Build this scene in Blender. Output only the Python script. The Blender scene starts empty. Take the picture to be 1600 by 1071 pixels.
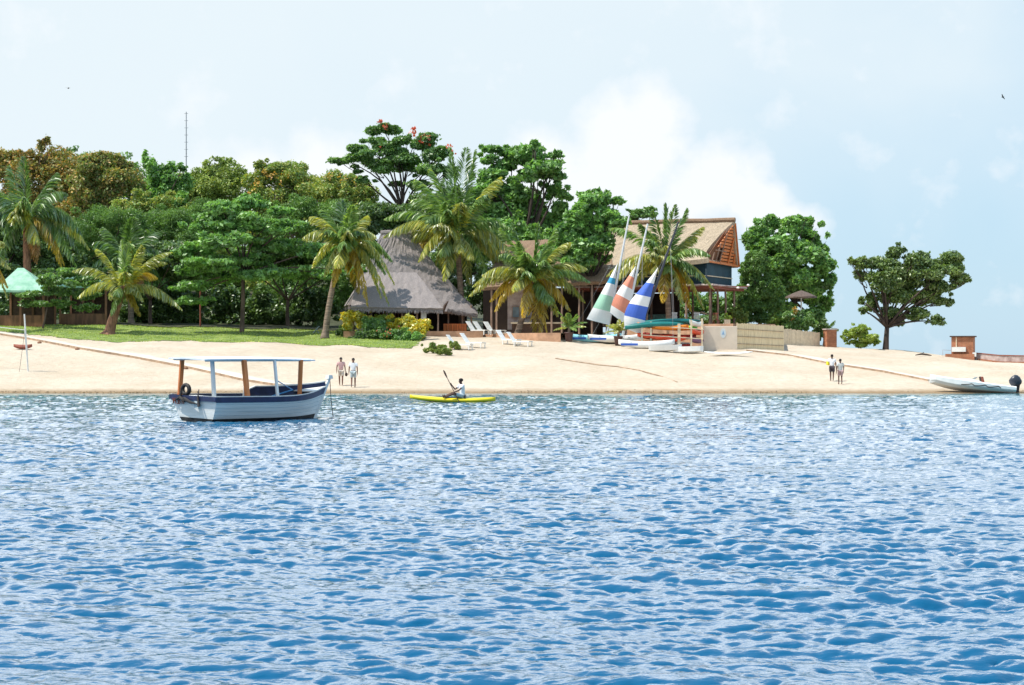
import bpy, math, random
import numpy as np
from mathutils import Vector, Matrix
R = math.radians
# ------------------------------------------------------------------ camera, sky, sun, exposure
scene = bpy.context.scene
C = scene.collection
F = 3000.0; HY = 556.0; CAMZ = 2.2            # focal length in photo pixels, horizon row, eye height
cam = bpy.data.cameras.new('camera'); camo = bpy.data.objects.new('camera', cam); C.objects.link(camo)
camo.location = (0, 0, CAMZ); camo.rotation_euler = (R(90), 0, 0)
cam.sensor_width = 36; cam.lens = 36 * F / 1600; cam.shift_y = 20.5 / 1600
cam.clip_start = 0.5; cam.clip_end = 20000
scene.camera = camo
SUN_AZ = math.atan2(-0.95, -0.22); SUN_EL = R(61)     # azimuth from +Y towards +X
world = bpy.data.worlds.new('World'); scene.world = world; world.use_nodes = True
nt = world.node_tree; nt.nodes.clear()
def N(nt, t, **k):
    n = nt.nodes.new(t)
    for a, b in k.items():
        if a.startswith('i_'): n.inputs[a[2:].replace('_', ' ')].default_value = b
        else: setattr(n, a, b)
    return n
def math_(nt, op, a, b=None, c=None, clamp=False):
    n = nt.nodes.new('ShaderNodeMath'); n.operation = op; n.use_clamp = clamp
    for i, v in enumerate((a, b, c)):
        if v is None: continue
        if isinstance(v, (int, float)): n.inputs[i].default_value = v
        else: nt.links.new(v, n.inputs[i])
    return n.outputs[0]
def ramp(nt, fac, stops, interp='LINEAR'):
    n = nt.nodes.new('ShaderNodeValToRGB'); n.color_ramp.interpolation = interp
    e = n.color_ramp.elements
    while len(e) < len(stops): e.new(0.5)
    for el, (p, c) in zip(e, stops):
        el.position = p; el.color = (*c, 1) if len(c) == 3 else c
    nt.links.new(fac, n.inputs[0]); return n.outputs[0]
def mixc(nt, fac, a, b, mode='MIX'):
    n = nt.nodes.new('ShaderNodeMix'); n.data_type = 'RGBA'; n.blend_type = mode
    for i, v in ((0, fac), (6, a), (7, b)):
        if isinstance(v, (int, float)): n.inputs[i].default_value = v
        elif isinstance(v, tuple): n.inputs[i].default_value = (*v, 1)
        else: nt.links.new(v, n.inputs[i])
    return n.outputs[2]
sky = N(nt, 'ShaderNodeTexSky', sky_type='NISHITA', sun_disc=False, sun_elevation=SUN_EL, sun_rotation=SUN_AZ,
        air_density=1.0, dust_density=0.6, ozone_density=1.5)
tc = N(nt, 'ShaderNodeTexCoord'); sp = N(nt, 'ShaderNodeSeparateXYZ'); nt.links.new(tc.outputs['Generated'], sp.inputs[0])
az = math_(nt, 'ARCTAN2', sp.outputs[0], sp.outputs[1]); el = math_(nt, 'ARCSINE', sp.outputs[2])
cv = N(nt, 'ShaderNodeCombineXYZ'); nt.links.new(az, cv.inputs[0]); nt.links.new(el, cv.inputs[1])
nz = N(nt, 'ShaderNodeTexNoise', i_Scale=26.0, i_Detail=7.0, i_Roughness=0.55); nt.links.new(cv.outputs[0], nz.inputs['Vector'])
nz2 = N(nt, 'ShaderNodeTexNoise', i_Scale=5.0, i_Detail=5.0, i_Roughness=0.5, i_Distortion=0.4); nt.links.new(cv.outputs[0], nz2.inputs['Vector'])
def blob(a0, e0, ra, re):           # a heap of cumulus at one bearing and height
    dx = math_(nt, 'DIVIDE', math_(nt, 'SUBTRACT', az, a0), ra); dy = math_(nt, 'DIVIDE', math_(nt, 'SUBTRACT', el, e0), re)
    r2 = math_(nt, 'SQRT', math_(nt, 'ADD', math_(nt, 'MULTIPLY', dx, dx), math_(nt, 'MULTIPLY', dy, dy)))
    return math_(nt, 'SUBTRACT', 1.0, r2, clamp=True)
bl = None
for a in ((0.062, .102, .055, .046), (0.100, .088, .050, .036), (0.020, .094, .048, .032), (.078, .125, .030, .026), (0.125, .078, .03, .02),
          (-.095, .092, .040, .034), (-.135, .088, .045, .030), (.135, .070, .035, .014), (-.20, .085, .05, .02)):
    b = blob(*a); bl = b if bl is None else math_(nt, 'MAXIMUM', bl, b)
cum = math_(nt, 'ADD', math_(nt, 'MULTIPLY', bl, 1.0), math_(nt, 'MULTIPLY', math_(nt, 'SUBTRACT', nz.outputs['Fac'], 0.5), 1.7))
cum = ramp(nt, cum, ((.10, (0, 0, 0)), (.62, (.92,) * 3)))
# thin veil, thinner low on the right
veil = math_(nt, 'ADD', math_(nt, 'MULTIPLY', el, 3.2), math_(nt, 'MULTIPLY', az, -1.6))
veil = math_(nt, 'ADD', veil, math_(nt, 'MULTIPLY', math_(nt, 'SUBTRACT', nz2.outputs['Fac'], 0.5), 1.1))
veil = ramp(nt, math_(nt, 'ADD', veil, 0.28), ((0.0, (0.18,) * 3), (0.55, (0.80,) * 3), (1.0, (0.93,) * 3)))
low = mixc(nt, 0.8, sky.outputs[0], (3.3, 5.2, 6.7))
base = mixc(nt, veil, low, (6.0, 6.65, 7.0))
refl_band = ramp(nt, math_(nt, 'MULTIPLY', el, 1 / 1.5708), ((.128, (0, 0, 0)), (.17, (1, 1, 1)), (.24, (1, 1, 1)), (.34, (0, 0, 0))))  # bright sky band added above the frame, ahead only, for the water to reflect
refl_band = mixc(nt, 1.0, refl_band, ramp(nt, sp.outputs[1], ((.0, (.15,) * 3), (.45, (1, 1, 1)))), 'MULTIPLY')
base = mixc(nt, refl_band, base, (18.0, 18.2, 17.8))
deep = ramp(nt, math_(nt, 'MULTIPLY', el, 1 / 1.5708), ((.24, (0, 0, 0)), (.45, (.75,) * 3), (1.0, (.75,) * 3)))
base = mixc(nt, deep, base, (2.5, 4.5, 7.2))
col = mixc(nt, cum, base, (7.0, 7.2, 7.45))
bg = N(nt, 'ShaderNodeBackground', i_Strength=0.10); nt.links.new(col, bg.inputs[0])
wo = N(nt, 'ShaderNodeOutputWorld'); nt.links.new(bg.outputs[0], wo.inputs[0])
sun = bpy.data.lights.new('sun', 'SUN'); sun.energy = 4.0; sun.angle = R(0.6); sun.color = (1, 0.95, 0.86)
suno = bpy.data.objects.new('sun', sun); C.objects.link(suno)
sd = Vector((math.sin(SUN_AZ) * math.cos(SUN_EL), math.cos(SUN_AZ) * math.cos(SUN_EL), math.sin(SUN_EL)))
suno.rotation_euler = sd.to_track_quat('Z', 'Y').to_euler()
vs = scene.view_settings; vs.view_transform = 'Standard'; vs.look = 'None'; vs.gamma = 1; vs.use_curve_mapping = False
vs.exposure = 0.50
scene.cycles.max_bounces = 6; scene.cycles.diffuse_bounces = 3; scene.cycles.glossy_bounces = 3
scene.cycles.transmission_bounces = 3; scene.cycles.transparent_max_bounces = 4
# ------------------------------------------------------------------ helpers
rng = np.random.default_rng(7)
def W(px, py, d): return Vector(((px - 800) * d / F, d, CAMZ + (HY - py) * d / F))
XK = [-60, -37, -15, 0, 15, 24, 30, 37, 60]
DK = [112, 114, 120, 130, 140, 150, 160, 175, 200, 240]
ZT = np.array([
 [0, .14, .95, 2.75, 3.6, 4.4, 4.9, 5.2, 8.5, 15.5],
 [0, .14, .92, 2.55, 3.45, 4.35, 4.8, 5.2, 8.5, 15.0],
 [0, .14, .86, 2.30, 3.10, 3.85, 4.4, 5.0, 8.0, 14.0],
 [0, .14, .84, 2.30, 3.25, 3.85, 4.2, 4.5, 6.5, 10.0],
 [0, .14, .84, 2.05, 2.75, 3.05, 3.2, 3.4, 3.6, 3.6],
 [0, .14, .84, 1.94, 2.48, 2.95, 3.1, 2.9, 1.5, -1.],
 [0, .14, .82, 1.77, 2.15, 2.60, 2.6, 1.6, -1., -2.],
 [0, .14, .78, 1.46, 1.73, 1.90, 1.9, 1.0, -1., -2.],
 [0, .14, .70, 1.20, 1.40, 1.50, 1.4, 0.6, -1., -2.]])
def ground(x, y, rough=True):
    x = np.asarray(x, float); y = np.asarray(y, float)
    xi = np.clip(np.searchsorted(XK, x) - 1, 0, len(XK) - 2); yi = np.clip(np.searchsorted(DK, y) - 1, 0, len(DK) - 2)
    xk = np.array(XK, float); yk = np.array(DK, float)
    tx = np.clip((x - xk[xi]) / (xk[xi + 1] - xk[xi]), 0, 1); ty = (y - yk[yi]) / (yk[yi + 1] - yk[yi])
    ty = np.clip(ty, -3, 1); tx = tx * tx * (3 - 2 * tx)
    z = (ZT[xi, yi] * (1 - tx) + ZT[xi + 1, yi] * tx) * (1 - ty) + (ZT[xi, yi + 1] * (1 - tx) + ZT[xi + 1, yi + 1] * tx) * ty
    if rough:
        a = np.clip((y - 112.5) / 6, 0, 1)
        z = z + a * (.05 * np.sin(x * .9 + 1.3 * np.sin(y * .35)) + .04 * np.sin(y * 1.1 + x * .35) + .02 * np.sin(x * 2.7 + y * 1.9))
    return z
def gz(x, y): return float(ground(x, y))
def gp(px, py, d0=111.0):
    """the point of the ground seen at a place of the photograph"""
    prev = None
    for i in range(0, 1600):
        d = d0 + i * 0.05; p = W(px, py, d); g = gz(p.x, d)
        if g >= p.z: return Vector((p.x, d, g))
    return Vector((W(px, py, 165).x, 165, gz(W(px, py, 165).x, 165)))
def gd(px, d):
    x = (px - 800) * d / F; return Vector((x, d, gz(x, d)))

def new_mat(name):
    m = bpy.data.materials.new(name); m.use_nodes = True; nt = m.node_tree; nt.nodes.clear()
    return m, nt
def mat(name, rgb, rough=0.7, var=0.18, scale=3.0, bump=0.0, stretch=(1, 1, 1), spec=0.4, detail=4, metal=0.0, rgb2=None, lo=.35, hi=.65, bscale=None):
    m, nt = new_mat(name)
    o = N(nt, 'ShaderNodeOutputMaterial'); p = N(nt, 'ShaderNodeBsdfPrincipled', i_Roughness=rough, i_Metallic=metal)
    p.inputs['Specular IOR Level'].default_value = spec
    nt.links.new(p.outputs[0], o.inputs[0])
    t = N(nt, 'ShaderNodeTexCoord'); mp = N(nt, 'ShaderNodeMapping'); mp.inputs['Scale'].default_value = stretch
    nt.links.new(t.outputs['Object'], mp.inputs[0])
    n = N(nt, 'ShaderNodeTexNoise', i_Scale=scale, i_Detail=float(detail), i_Roughness=0.6); nt.links.new(mp.outputs[0], n.inputs['Vector'])
    a = tuple(c * (1 - var) for c in rgb); b = rgb2 if rgb2 else tuple(min(1, c * (1 + var)) for c in rgb)
    c = ramp(nt, n.outputs['Fac'], ((lo, a), (hi, b)))
    nt.links.new(c, p.inputs['Base Color'])
    if bump:
        n2 = n
        if bscale:
            n2 = N(nt, 'ShaderNodeTexNoise', i_Scale=bscale, i_Detail=3.0); nt.links.new(mp.outputs[0], n2.inputs['Vector'])
        b = N(nt, 'ShaderNodeBump', i_Strength=1.0, i_Distance=bump); nt.links.new(n2.outputs['Fac'], b.inputs['Height']); nt.links.new(b.outputs[0], p.inputs['Normal'])
    return m
def leafmat(name, cols, trans=0.35, gloss=0.06, rough=0.45):
    m, nt = new_mat(name)
    o = N(nt, 'ShaderNodeOutputMaterial'); g = N(nt, 'ShaderNodeNewGeometry')
    cols = [(max(q[0], .46 * q[1]), q[1], .30 * q[1]) if q[1] > q[0] and max(q) < .3 else q for q in cols]
    cols = [(q[0] * 2.5, q[1] * 2.2, q[2] * 2.1) if max(q) < .3 else tuple(x * 1.1 for x in q) for q in cols]
    k = len(cols); c = ramp(nt, g.outputs['Random Per Island'], [(i / max(1, k - 1), x) for i, x in enumerate(cols)])
    t = N(nt, 'ShaderNodeTexCoord'); n = N(nt, 'ShaderNodeTexNoise', i_Scale=0.55, i_Detail=3.0); nt.links.new(t.outputs['Object'], n.inputs['Vector'])
    v = ramp(nt, n.outputs['Fac'], ((.35, (.70, .75, .70)), (.65, (1.25, 1.2, 1.05))))
    c = mixc(nt, 1.0, c, v, 'MULTIPLY')
    d = N(nt, 'ShaderNodeBsdfDiffuse'); tr = N(nt, 'ShaderNodeBsdfTranslucent'); gl = N(nt, 'ShaderNodeBsdfGlossy', i_Roughness=rough)
    nt.links.new(c, d.inputs[0])
    c2 = mixc(nt, 1.0, c, (1.25, 1.25, .55), 'MULTIPLY'); nt.links.new(c2, tr.inputs[0])
    gl.inputs[0].default_value = (1, 1, 1, 1)
    m1 = N(nt, 'ShaderNodeMixShader', i_Fac=trans); nt.links.new(d.outputs[0], m1.inputs[1]); nt.links.new(tr.outputs[0], m1.inputs[2])
    m2 = N(nt, 'ShaderNodeMixShader', i_Fac=gloss); nt.links.new(m1.outputs[0], m2.inputs[1]); nt.links.new(gl.outputs[0], m2.inputs[2])
    nt.links.new(m2.outputs[0], o.inputs[0]); return m

class MB:
    def __init__(s): s.v = []; s.f = []; s.mi = []; s.cur = 0
    def add(s, vs, fs, mi=None):
        o = len(s.v); s.v += [tuple(v) for v in vs]
        for f in fs: s.f.append(tuple(i + o for i in f)); s.mi.append(s.cur if mi is None else mi)
        return s
    def box(s, c, size, rot=None, taper=1.0):
        hx, hy, hz = (a / 2 for a in size); vs = []
        for z, k in ((-hz, 1), (hz, taper)):
            for x, y in ((-hx, -hy), (hx, -hy), (hx, hy), (-hx, hy)): vs.append(Vector((x * k, y * k, z)))
        if rot is not None:
            if not isinstance(rot, Matrix): rot = Matrix.Rotation(rot, 3, 'Z')
            vs = [rot @ v for v in vs]
        c = Vector(c)
        return s.add([v + c for v in vs], [(0, 3, 2, 1), (4, 5, 6, 7), (0, 1, 5, 4), (1, 2, 6, 5), (2, 3, 7, 6), (3, 0, 4, 7)])
    def beam(s, a, b, w, h=None):
        a = Vector(a); b = Vector(b); h = h or w; d = b - a; q = d.to_track_quat('Z', 'Y').to_matrix()
        return s.box((a + b) / 2, (w, h, d.length), q)
    def tube(s, pts, rad, n=8, cap=True, sq=1.0):
        pts = [Vector(p) for p in pts]
        if isinstance(rad, (int, float)): rad = [rad] * len(pts)
        vs = []; fs = []; m = len(pts)
        for i, p in enumerate(pts):
            t = (pts[min(i + 1, m - 1)] - pts[max(i - 1, 0)]).normalized()
            up = Vector((0, 1, 0)) if abs(t.y) < .8 else Vector((1, 0, 0))
            a = t.cross(up).normalized(); b = a.cross(t).normalized()
            for k in range(n):
                an = 2 * math.pi * k / n; vs.append(p + (a * math.cos(an) + b * math.sin(an) * sq) * rad[i])
        for i in range(m - 1):
            for k in range(n): fs.append((i * n + k, i * n + (k + 1) % n, (i + 1) * n + (k + 1) % n, (i + 1) * n + k))
        if cap: fs.append(tuple(range(n - 1, -1, -1))); fs.append(tuple((m - 1) * n + k for k in range(n)))
        return s.add(vs, fs)
    def loft(s, secs, closed=True, caps=True, mi=None):
        n = len(secs[0]); vs = [v for sec in secs for v in sec]; fs = []; ms = []
        for i in range(len(secs) - 1):
            for k in range(n if closed else n - 1):
                fs.append((i * n + k, i * n + (k + 1) % n, (i + 1) * n + (k + 1) % n, (i + 1) * n + k)); ms.append(mi(i, k) if mi else s.cur)
        if caps: fs.append(tuple(range(n - 1, -1, -1))); fs.append(tuple((len(secs) - 1) * n + k for k in range(n))); ms += [ms[0], ms[-1]]
        o = len(s.v); s.v += [tuple(v) for v in vs]
        for f, m in zip(fs, ms): s.f.append(tuple(i + o for i in f)); s.mi.append(m)
        return s
    def ball(s, c, r, n=10, m=7):
        c = Vector(c); r = Vector(r) if not isinstance(r, (int, float)) else Vector((r, r, r))
        secs = []
        for i in range(m + 1):
            t = math.pi * (i + .02) / (m + .04); secs.append([c + Vector((r.x * math.sin(t) * math.cos(2 * math.pi * k / n), r.y * math.sin(t) * math.sin(2 * math.pi * k / n), r.z * math.cos(t))) for k in range(n)])
        return s.loft(secs)
    def build(s, name, m, parent=None, off=None, smooth=False, bevel=0, solid=0):
        me = bpy.data.meshes.new(name); v = s.v
        if off is not None: v = [(a[0] - off[0], a[1] - off[1], a[2] - off[2]) for a in v]
        me.from_pydata(v, [], s.f)
        ms = m if isinstance(m, (list, tuple)) else [m]
        for x in ms: me.materials.append(x)
        if len(ms) > 1: me.polygons.foreach_set('material_index', s.mi)
        if smooth: me.polygons.foreach_set('use_smooth', [True] * len(me.polygons))
        me.update(); o = bpy.data.objects.new(name, me); C.objects.link(o); o.parent = parent
        if bevel: b = o.modifiers.new('bevel', 'BEVEL'); b.width = bevel; b.segments = 2
        if solid: b = o.modifiers.new('solid', 'SOLIDIFY'); b.thickness = solid; b.offset = 0
        return o
def npmesh(name, V, Fq, m, parent=None, smooth=False, off=None):
    """V (n,3), Fq (k,4) arrays into one mesh object"""
    me = bpy.data.meshes.new(name); V = np.asarray(V, np.float32)
    if off is not None: V = V - np.array(off, np.float32)
    me.vertices.add(len(V)); me.vertices.foreach_set('co', V.ravel())
    k = len(Fq); q = Fq.shape[1]; me.loops.add(k * q); me.loops.foreach_set('vertex_index', np.asarray(Fq, np.int32).ravel())
    me.polygons.add(k); me.polygons.foreach_set('loop_start', np.arange(k, dtype=np.int32) * q)
    if smooth: me.polygons.foreach_set('use_smooth', np.ones(k, bool))
    me.materials.append(m); me.update(calc_edges=True)
    o = bpy.data.objects.new(name, me); C.objects.link(o); o.parent = parent; return o
def tag(o, label, cat, group=None):
    o['label'] = label; o['category'] = cat
    if group: o['group'] = group
    return o
def thing(name, label, cat, loc=(0, 0, 0), rot=0, group=None):
    o = bpy.data.objects.new(name, None); C.objects.link(o); o.empty_display_size = .3
    o.location = loc; o.rotation_euler = (0, 0, rot); return tag(o, label, cat, group)
def dup(root, loc, rot, label, group=None):
    def cp(o, par):
        c = o.copy(); C.objects.link(c); c.parent = par
        for ch in o.children: cp(ch, c)
        return c
    r = cp(root, None); r.location = loc
    r.rotation_euler = (0, 0, rot) if isinstance(rot, (int, float)) else rot
    r['label'] = label
    if group: r['group'] = group
    return r
# ------------------------------------------------------------------ materials
M = {}
M['wood'] = mat('brown wood', (.20, .095, .05), .7, .3, 4, stretch=(1, 1, .2))
M['darkwood'] = mat('dark wood', (.07, .04, .028), .8, .3, 4)
M['postwood'] = mat('weathered post wood', (.30, .20, .15), .8, .3, 6, stretch=(1, 1, .3))
M['orangewood'] = mat('orange varnished wood', (.60, .19, .055), .55, .25, 5, stretch=(1, 1, .15))
M['thatchgrey'] = mat('weathered grey thatch', (.29, .255, .245), .95, .28, 7, .03, (3, 3, .8), .1, 8, bscale=22)
M['thatchtan'] = mat('golden tan thatch', (.46, .37, .27), .95, .3, 6, .03, (3, 3, .8), .1, 8, bscale=22)
M['thatchbrown'] = mat('old brown thatch', (.27, .18, .12), .95, .4, 6, .03, (3, 3, .8), .1, 8, bscale=22)
M['darkthatch'] = mat('dark grey brown thatch', (.12, .085, .07), .95, .3, 6, .03)
M['white'] = mat('white paint', (.80, .80, .78), .45, .05, 3)
M['offwhite'] = mat('chalky white paint', (.72, .72, .69), .6, .12, 2, detail=6)
M['cream'] = mat('cream plaster', (.72, .61, .49), .9, .06, 1.5)
M['creamwood'] = mat('cream painted timber', (.74, .60, .42), .7, .12, 4)
M['bamboo'] = mat('split bamboo', (.74, .60, .38), .8, .14, 3, .02, (8, 8, .4))
M['tarp'] = mat('dark teal canvas', (.012, .05, .075), .7, .2, 1.5)
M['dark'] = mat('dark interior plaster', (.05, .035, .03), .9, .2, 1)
M['terracotta'] = mat('terracotta render', (.46, .27, .17), .9, .25, 1.3)
M['concrete'] = mat('pale concrete', (.58, .51, .43), .9, .12, 1.3, .01)
M['navy'] = mat('navy gloss paint', (.012, .022, .075), .4, .3, 5)
M['black'] = mat('black tar paint', (.018, .016, .018), .6, .5, 3, rgb2=(.05, .045, .04))
M['rubber'] = mat('black rubber', (.02, .018, .018), .6, .3, 6)
M['hullgrey'] = mat('worn white hull paint', (.82, .81, .76), .5, .10, 1.6, .006, (.4, 1, 7), detail=7, rgb2=(.87, .87, .84))
M['canopy'] = mat('pale blue canopy paint', (.70, .76, .82), .6, .1, 2, rgb2=(.82, .84, .86))
M['bluerope'] = mat('light blue rope', (.10, .35, .68), .7, .1, 5)
M['rope'] = mat('dark rope', (.06, .05, .05), .9, .2, 8)
M['yellow'] = mat('yellow plastic', (.74, .60, .02), .35, .06, 3)
M['skin'] = mat('dark skin', (.10, .045, .03), .5, .1, 8)
M['skin2'] = mat('brown skin', (.17, .075, .05), .5, .1, 8)
M['hair'] = mat('black hair', (.012, .010, .010), .8, .2, 20)
M['shirtwhite'] = mat('white cotton', (.80, .81, .84), .9, .04, 12)
M['shirtpink'] = mat('faded pink cotton', (.66, .40, .38), .9, .06, 12)
M['shirtgrey'] = mat('pale grey cotton', (.55, .57, .55), .9, .06, 12)
M['shortsgrey'] = mat('pale grey shorts cloth', (.42, .50, .53), .9, .08, 12)
M['shortsdark'] = mat('charcoal shorts cloth', (.06, .05, .06), .9, .1, 12)
M['shortsbeige'] = mat('beige shorts cloth', (.60, .52, .44), .9, .08, 12)
M['shortspink'] = mat('washed mauve shorts cloth', (.42, .30, .30), .9, .08, 12)
M['bag'] = mat('dark brown leather', (.05, .025, .02), .6, .1, 10)
M['tealp'] = mat('teal green plastic', (.008, .15, .14), .4, .15, 3)
M['orangep'] = mat('orange plastic', (.72, .22, .02), .4, .1, 3)
M['redp'] = mat('red orange plastic', (.74, .085, .03), .4, .1, 3)
M['limep'] = mat('lime green plastic', (.12, .55, .06), .4, .1, 3)
M['purplep'] = mat('dull purple plastic', (.22, .10, .20), .4, .1, 3)
M['darkredp'] = mat('dark red plastic', (.34, .03, .02), .45, .1, 3)
M['lightblue'] = mat('pale aqua paint', (.30, .68, .80), .4, .06, 3)
M['bluegfx'] = mat('blue hull graphic', (.04, .12, .50), .4, .1, 3)
M['alu'] = mat('aluminium', (.72, .73, .75), .35, .06, 5, metal=.3)
M['blackmast'] = mat('black anodised metal', (.04, .045, .06), .4, .1, 5)
M['pot'] = mat('dark brown glazed clay', (.10, .05, .045), .5, .15, 4)
M['greenroof'] = mat('green canvas roof', (.22, .46, .32), .7, .12, 1.5, rgb2=(.36, .58, .44))
M['engine'] = mat('charcoal cowling', (.03, .035, .05), .35, .1, 4)
M['bark'] = mat('grey brown bark', (.13, .09, .07), .9, .4, 3, .03, (1, 1, .3))
M['barkdark'] = mat('dark bark', (.06, .042, .034), .9, .4, 3, .03, (1, 1, .3))
M['barkpalm'] = mat('ringed palm bark', (.22, .16, .12), .9, .4, 2.2, .05, (.6, .6, 5))
M['barkred'] = mat('reddish palm fibre', (.24, .12, .075), .9, .5, 3, .05, (2, 2, .6))
M['glass'] = mat('dull window glass', (.16, .20, .22), .25, .2, 2)
M['railteal'] = mat('teal net screen', (.16, .30, .27), .8, .2, 4)
M['rust2'] = mat('rough red brown edging', (.36, .25, .17), .9, .3, 2)
M['steel'] = mat('galvanised steel', (.35, .36, .38), .5, .1, 3)
M['rust'] = mat('rusty brown paint', (.26, .075, .045), .7, .25, 4)
def brickmat(name, c1, c2, mortar, sc=4.0):
    m, nt = new_mat(name); o = N(nt, 'ShaderNodeOutputMaterial'); p = N(nt, 'ShaderNodeBsdfPrincipled', i_Roughness=.9)
    t = N(nt, 'ShaderNodeTexCoord'); sp = N(nt, 'ShaderNodeSeparateXYZ'); cx = N(nt, 'ShaderNodeCombineXYZ')
    nt.links.new(t.outputs['Object'], sp.inputs[0]); nt.links.new(math_(nt, 'ADD', sp.outputs[0], sp.outputs[1]), cx.inputs[0]); nt.links.new(sp.outputs[2], cx.inputs[1])
    b = N(nt, 'ShaderNodeTexBrick', i_Scale=sc); b.inputs['Color1'].default_value = (*c1, 1); b.inputs['Color2'].default_value = (*c2, 1)
    b.inputs['Mortar'].default_value = (*mortar, 1); b.inputs['Mortar Size'].default_value = .02; b.inputs['Brick Width'].default_value = .9; b.inputs['Row Height'].default_value = .32
    nt.links.new(cx.outputs[0], b.inputs['Vector'])
    n = N(nt, 'ShaderNodeTexNoise', i_Scale=2.5, i_Detail=5.0); nt.links.new(t.outputs['Object'], n.inputs['Vector'])
    c = mixc(nt, 1.0, b.outputs[0], ramp(nt, n.outputs['Fac'], ((.3, (.75, .75, .75)), (.7, (1.15, 1.15, 1.15)))), 'MULTIPLY')
    nt.links.new(c, p.inputs['Base Color']); nt.links.new(p.outputs[0], o.inputs[0]); return m
M['brick'] = brickmat('orange red brick', (.42, .17, .08), (.34, .12, .06), (.36, .22, .15))
M['stonewall'] = mat('pinkish rough stone', (.46, .33, .30), .9, .25, 2.5, .03, rgb2=(.60, .50, .46))

L = {}
L['mid'] = leafmat('mid green leaves', [(.035, .09, .015), (.06, .15, .025), (.10, .20, .035)])
L['vivid'] = leafmat('vivid green leaves', [(.02, .10, .015), (.045, .19, .03), (.07, .24, .05)], gloss=.05, rough=.5)
L['almond'] = leafmat('glossy broad leaves', [(.02, .085, .012), (.05, .17, .022), (.10, .25, .04)], gloss=.05, rough=.5)
L['dark'] = leafmat('dark green leaves', [(.024, .055, .015), (.042, .09, .022), (.07, .13, .035)], trans=.3)
L['shore'] = leafmat('dull green leaves', [(.035, .07, .025), (.06, .105, .03), (.09, .15, .05)], trans=.3)
L['olive'] = leafmat('pale olive leaves', [(.06, .11, .03), (.12, .18, .06), (.19, .25, .12)], trans=.3, gloss=.03)
L['yolive'] = leafmat('yellow olive leaves', [(.06, .11, .025), (.11, .17, .04), (.20, .21, .05), (.07, .14, .03), (.10, .17, .04)], trans=.35, gloss=.03)
L['rust'] = leafmat('rusty seed pods and leaves', [(.05, .10, .025), (.24, .14, .06), (.045, .09, .02), (.28, .20, .08), (.06, .11, .03), (.12, .10, .045), (.07, .12, .03)], trans=.3, gloss=.02)
L['mauve'] = leafmat('brown mauve foliage', [(.06, .10, .03), (.14, .12, .08), (.06, .11, .03), (.26, .19, .08), (.05, .10, .025), (.10, .13, .05), (.06, .12, .03)], trans=.3, gloss=.02)
L['feather'] = leafmat('feathery green needles', [(.025, .075, .02), (.05, .125, .03), (.08, .16, .045)], gloss=.03)
L['ylime'] = leafmat('lime yellow leaves', [(.22, .32, .03), (.34, .42, .05), (.14, .24, .03)], trans=.4)
L['croton'] = leafmat('bright yellow croton leaves', [(.55, .42, .01), (.70, .55, .02), (.20, .28, .02), (.62, .46, .015)], trans=.35)
L['palm'] = leafmat('palm frond green', [(.05, .11, .02), (.09, .17, .03), (.14, .21, .05)], trans=.4, gloss=.06, rough=.45)
L['palmy'] = leafmat('palm frond yellow green', [(.10, .15, .02), (.17, .21, .03), (.26, .26, .04)], trans=.45, gloss=.09)
L['palmo'] = leafmat('palm frond ageing yellow', [(.42, .32, .03), (.55, .42, .06), (.30, .19, .05)], trans=.45, gloss=.06)
L['palmd'] = leafmat('palm frond dry brown', [(.30, .17, .08), (.38, .25, .13), (.22, .11, .05)], trans=.3, gloss=.02)
L['palmg'] = leafmat('palm frond deep green', [(.03, .075, .018), (.05, .12, .025), (.08, .15, .035)], trans=.35, gloss=.10, rough=.35)
L['red'] = leafmat('scarlet flowers', [(.62, .07, .03), (.68, .15, .06)], trans=.3)
L['orange'] = leafmat('orange flowers', [(.55, .26, .06), (.55, .38, .08)], trans=.3)
L['grass'] = leafmat('grass blades', [(.12, .20, .03), (.20, .28, .05), (.28, .32, .08)], trans=.35, gloss=.02)
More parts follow.
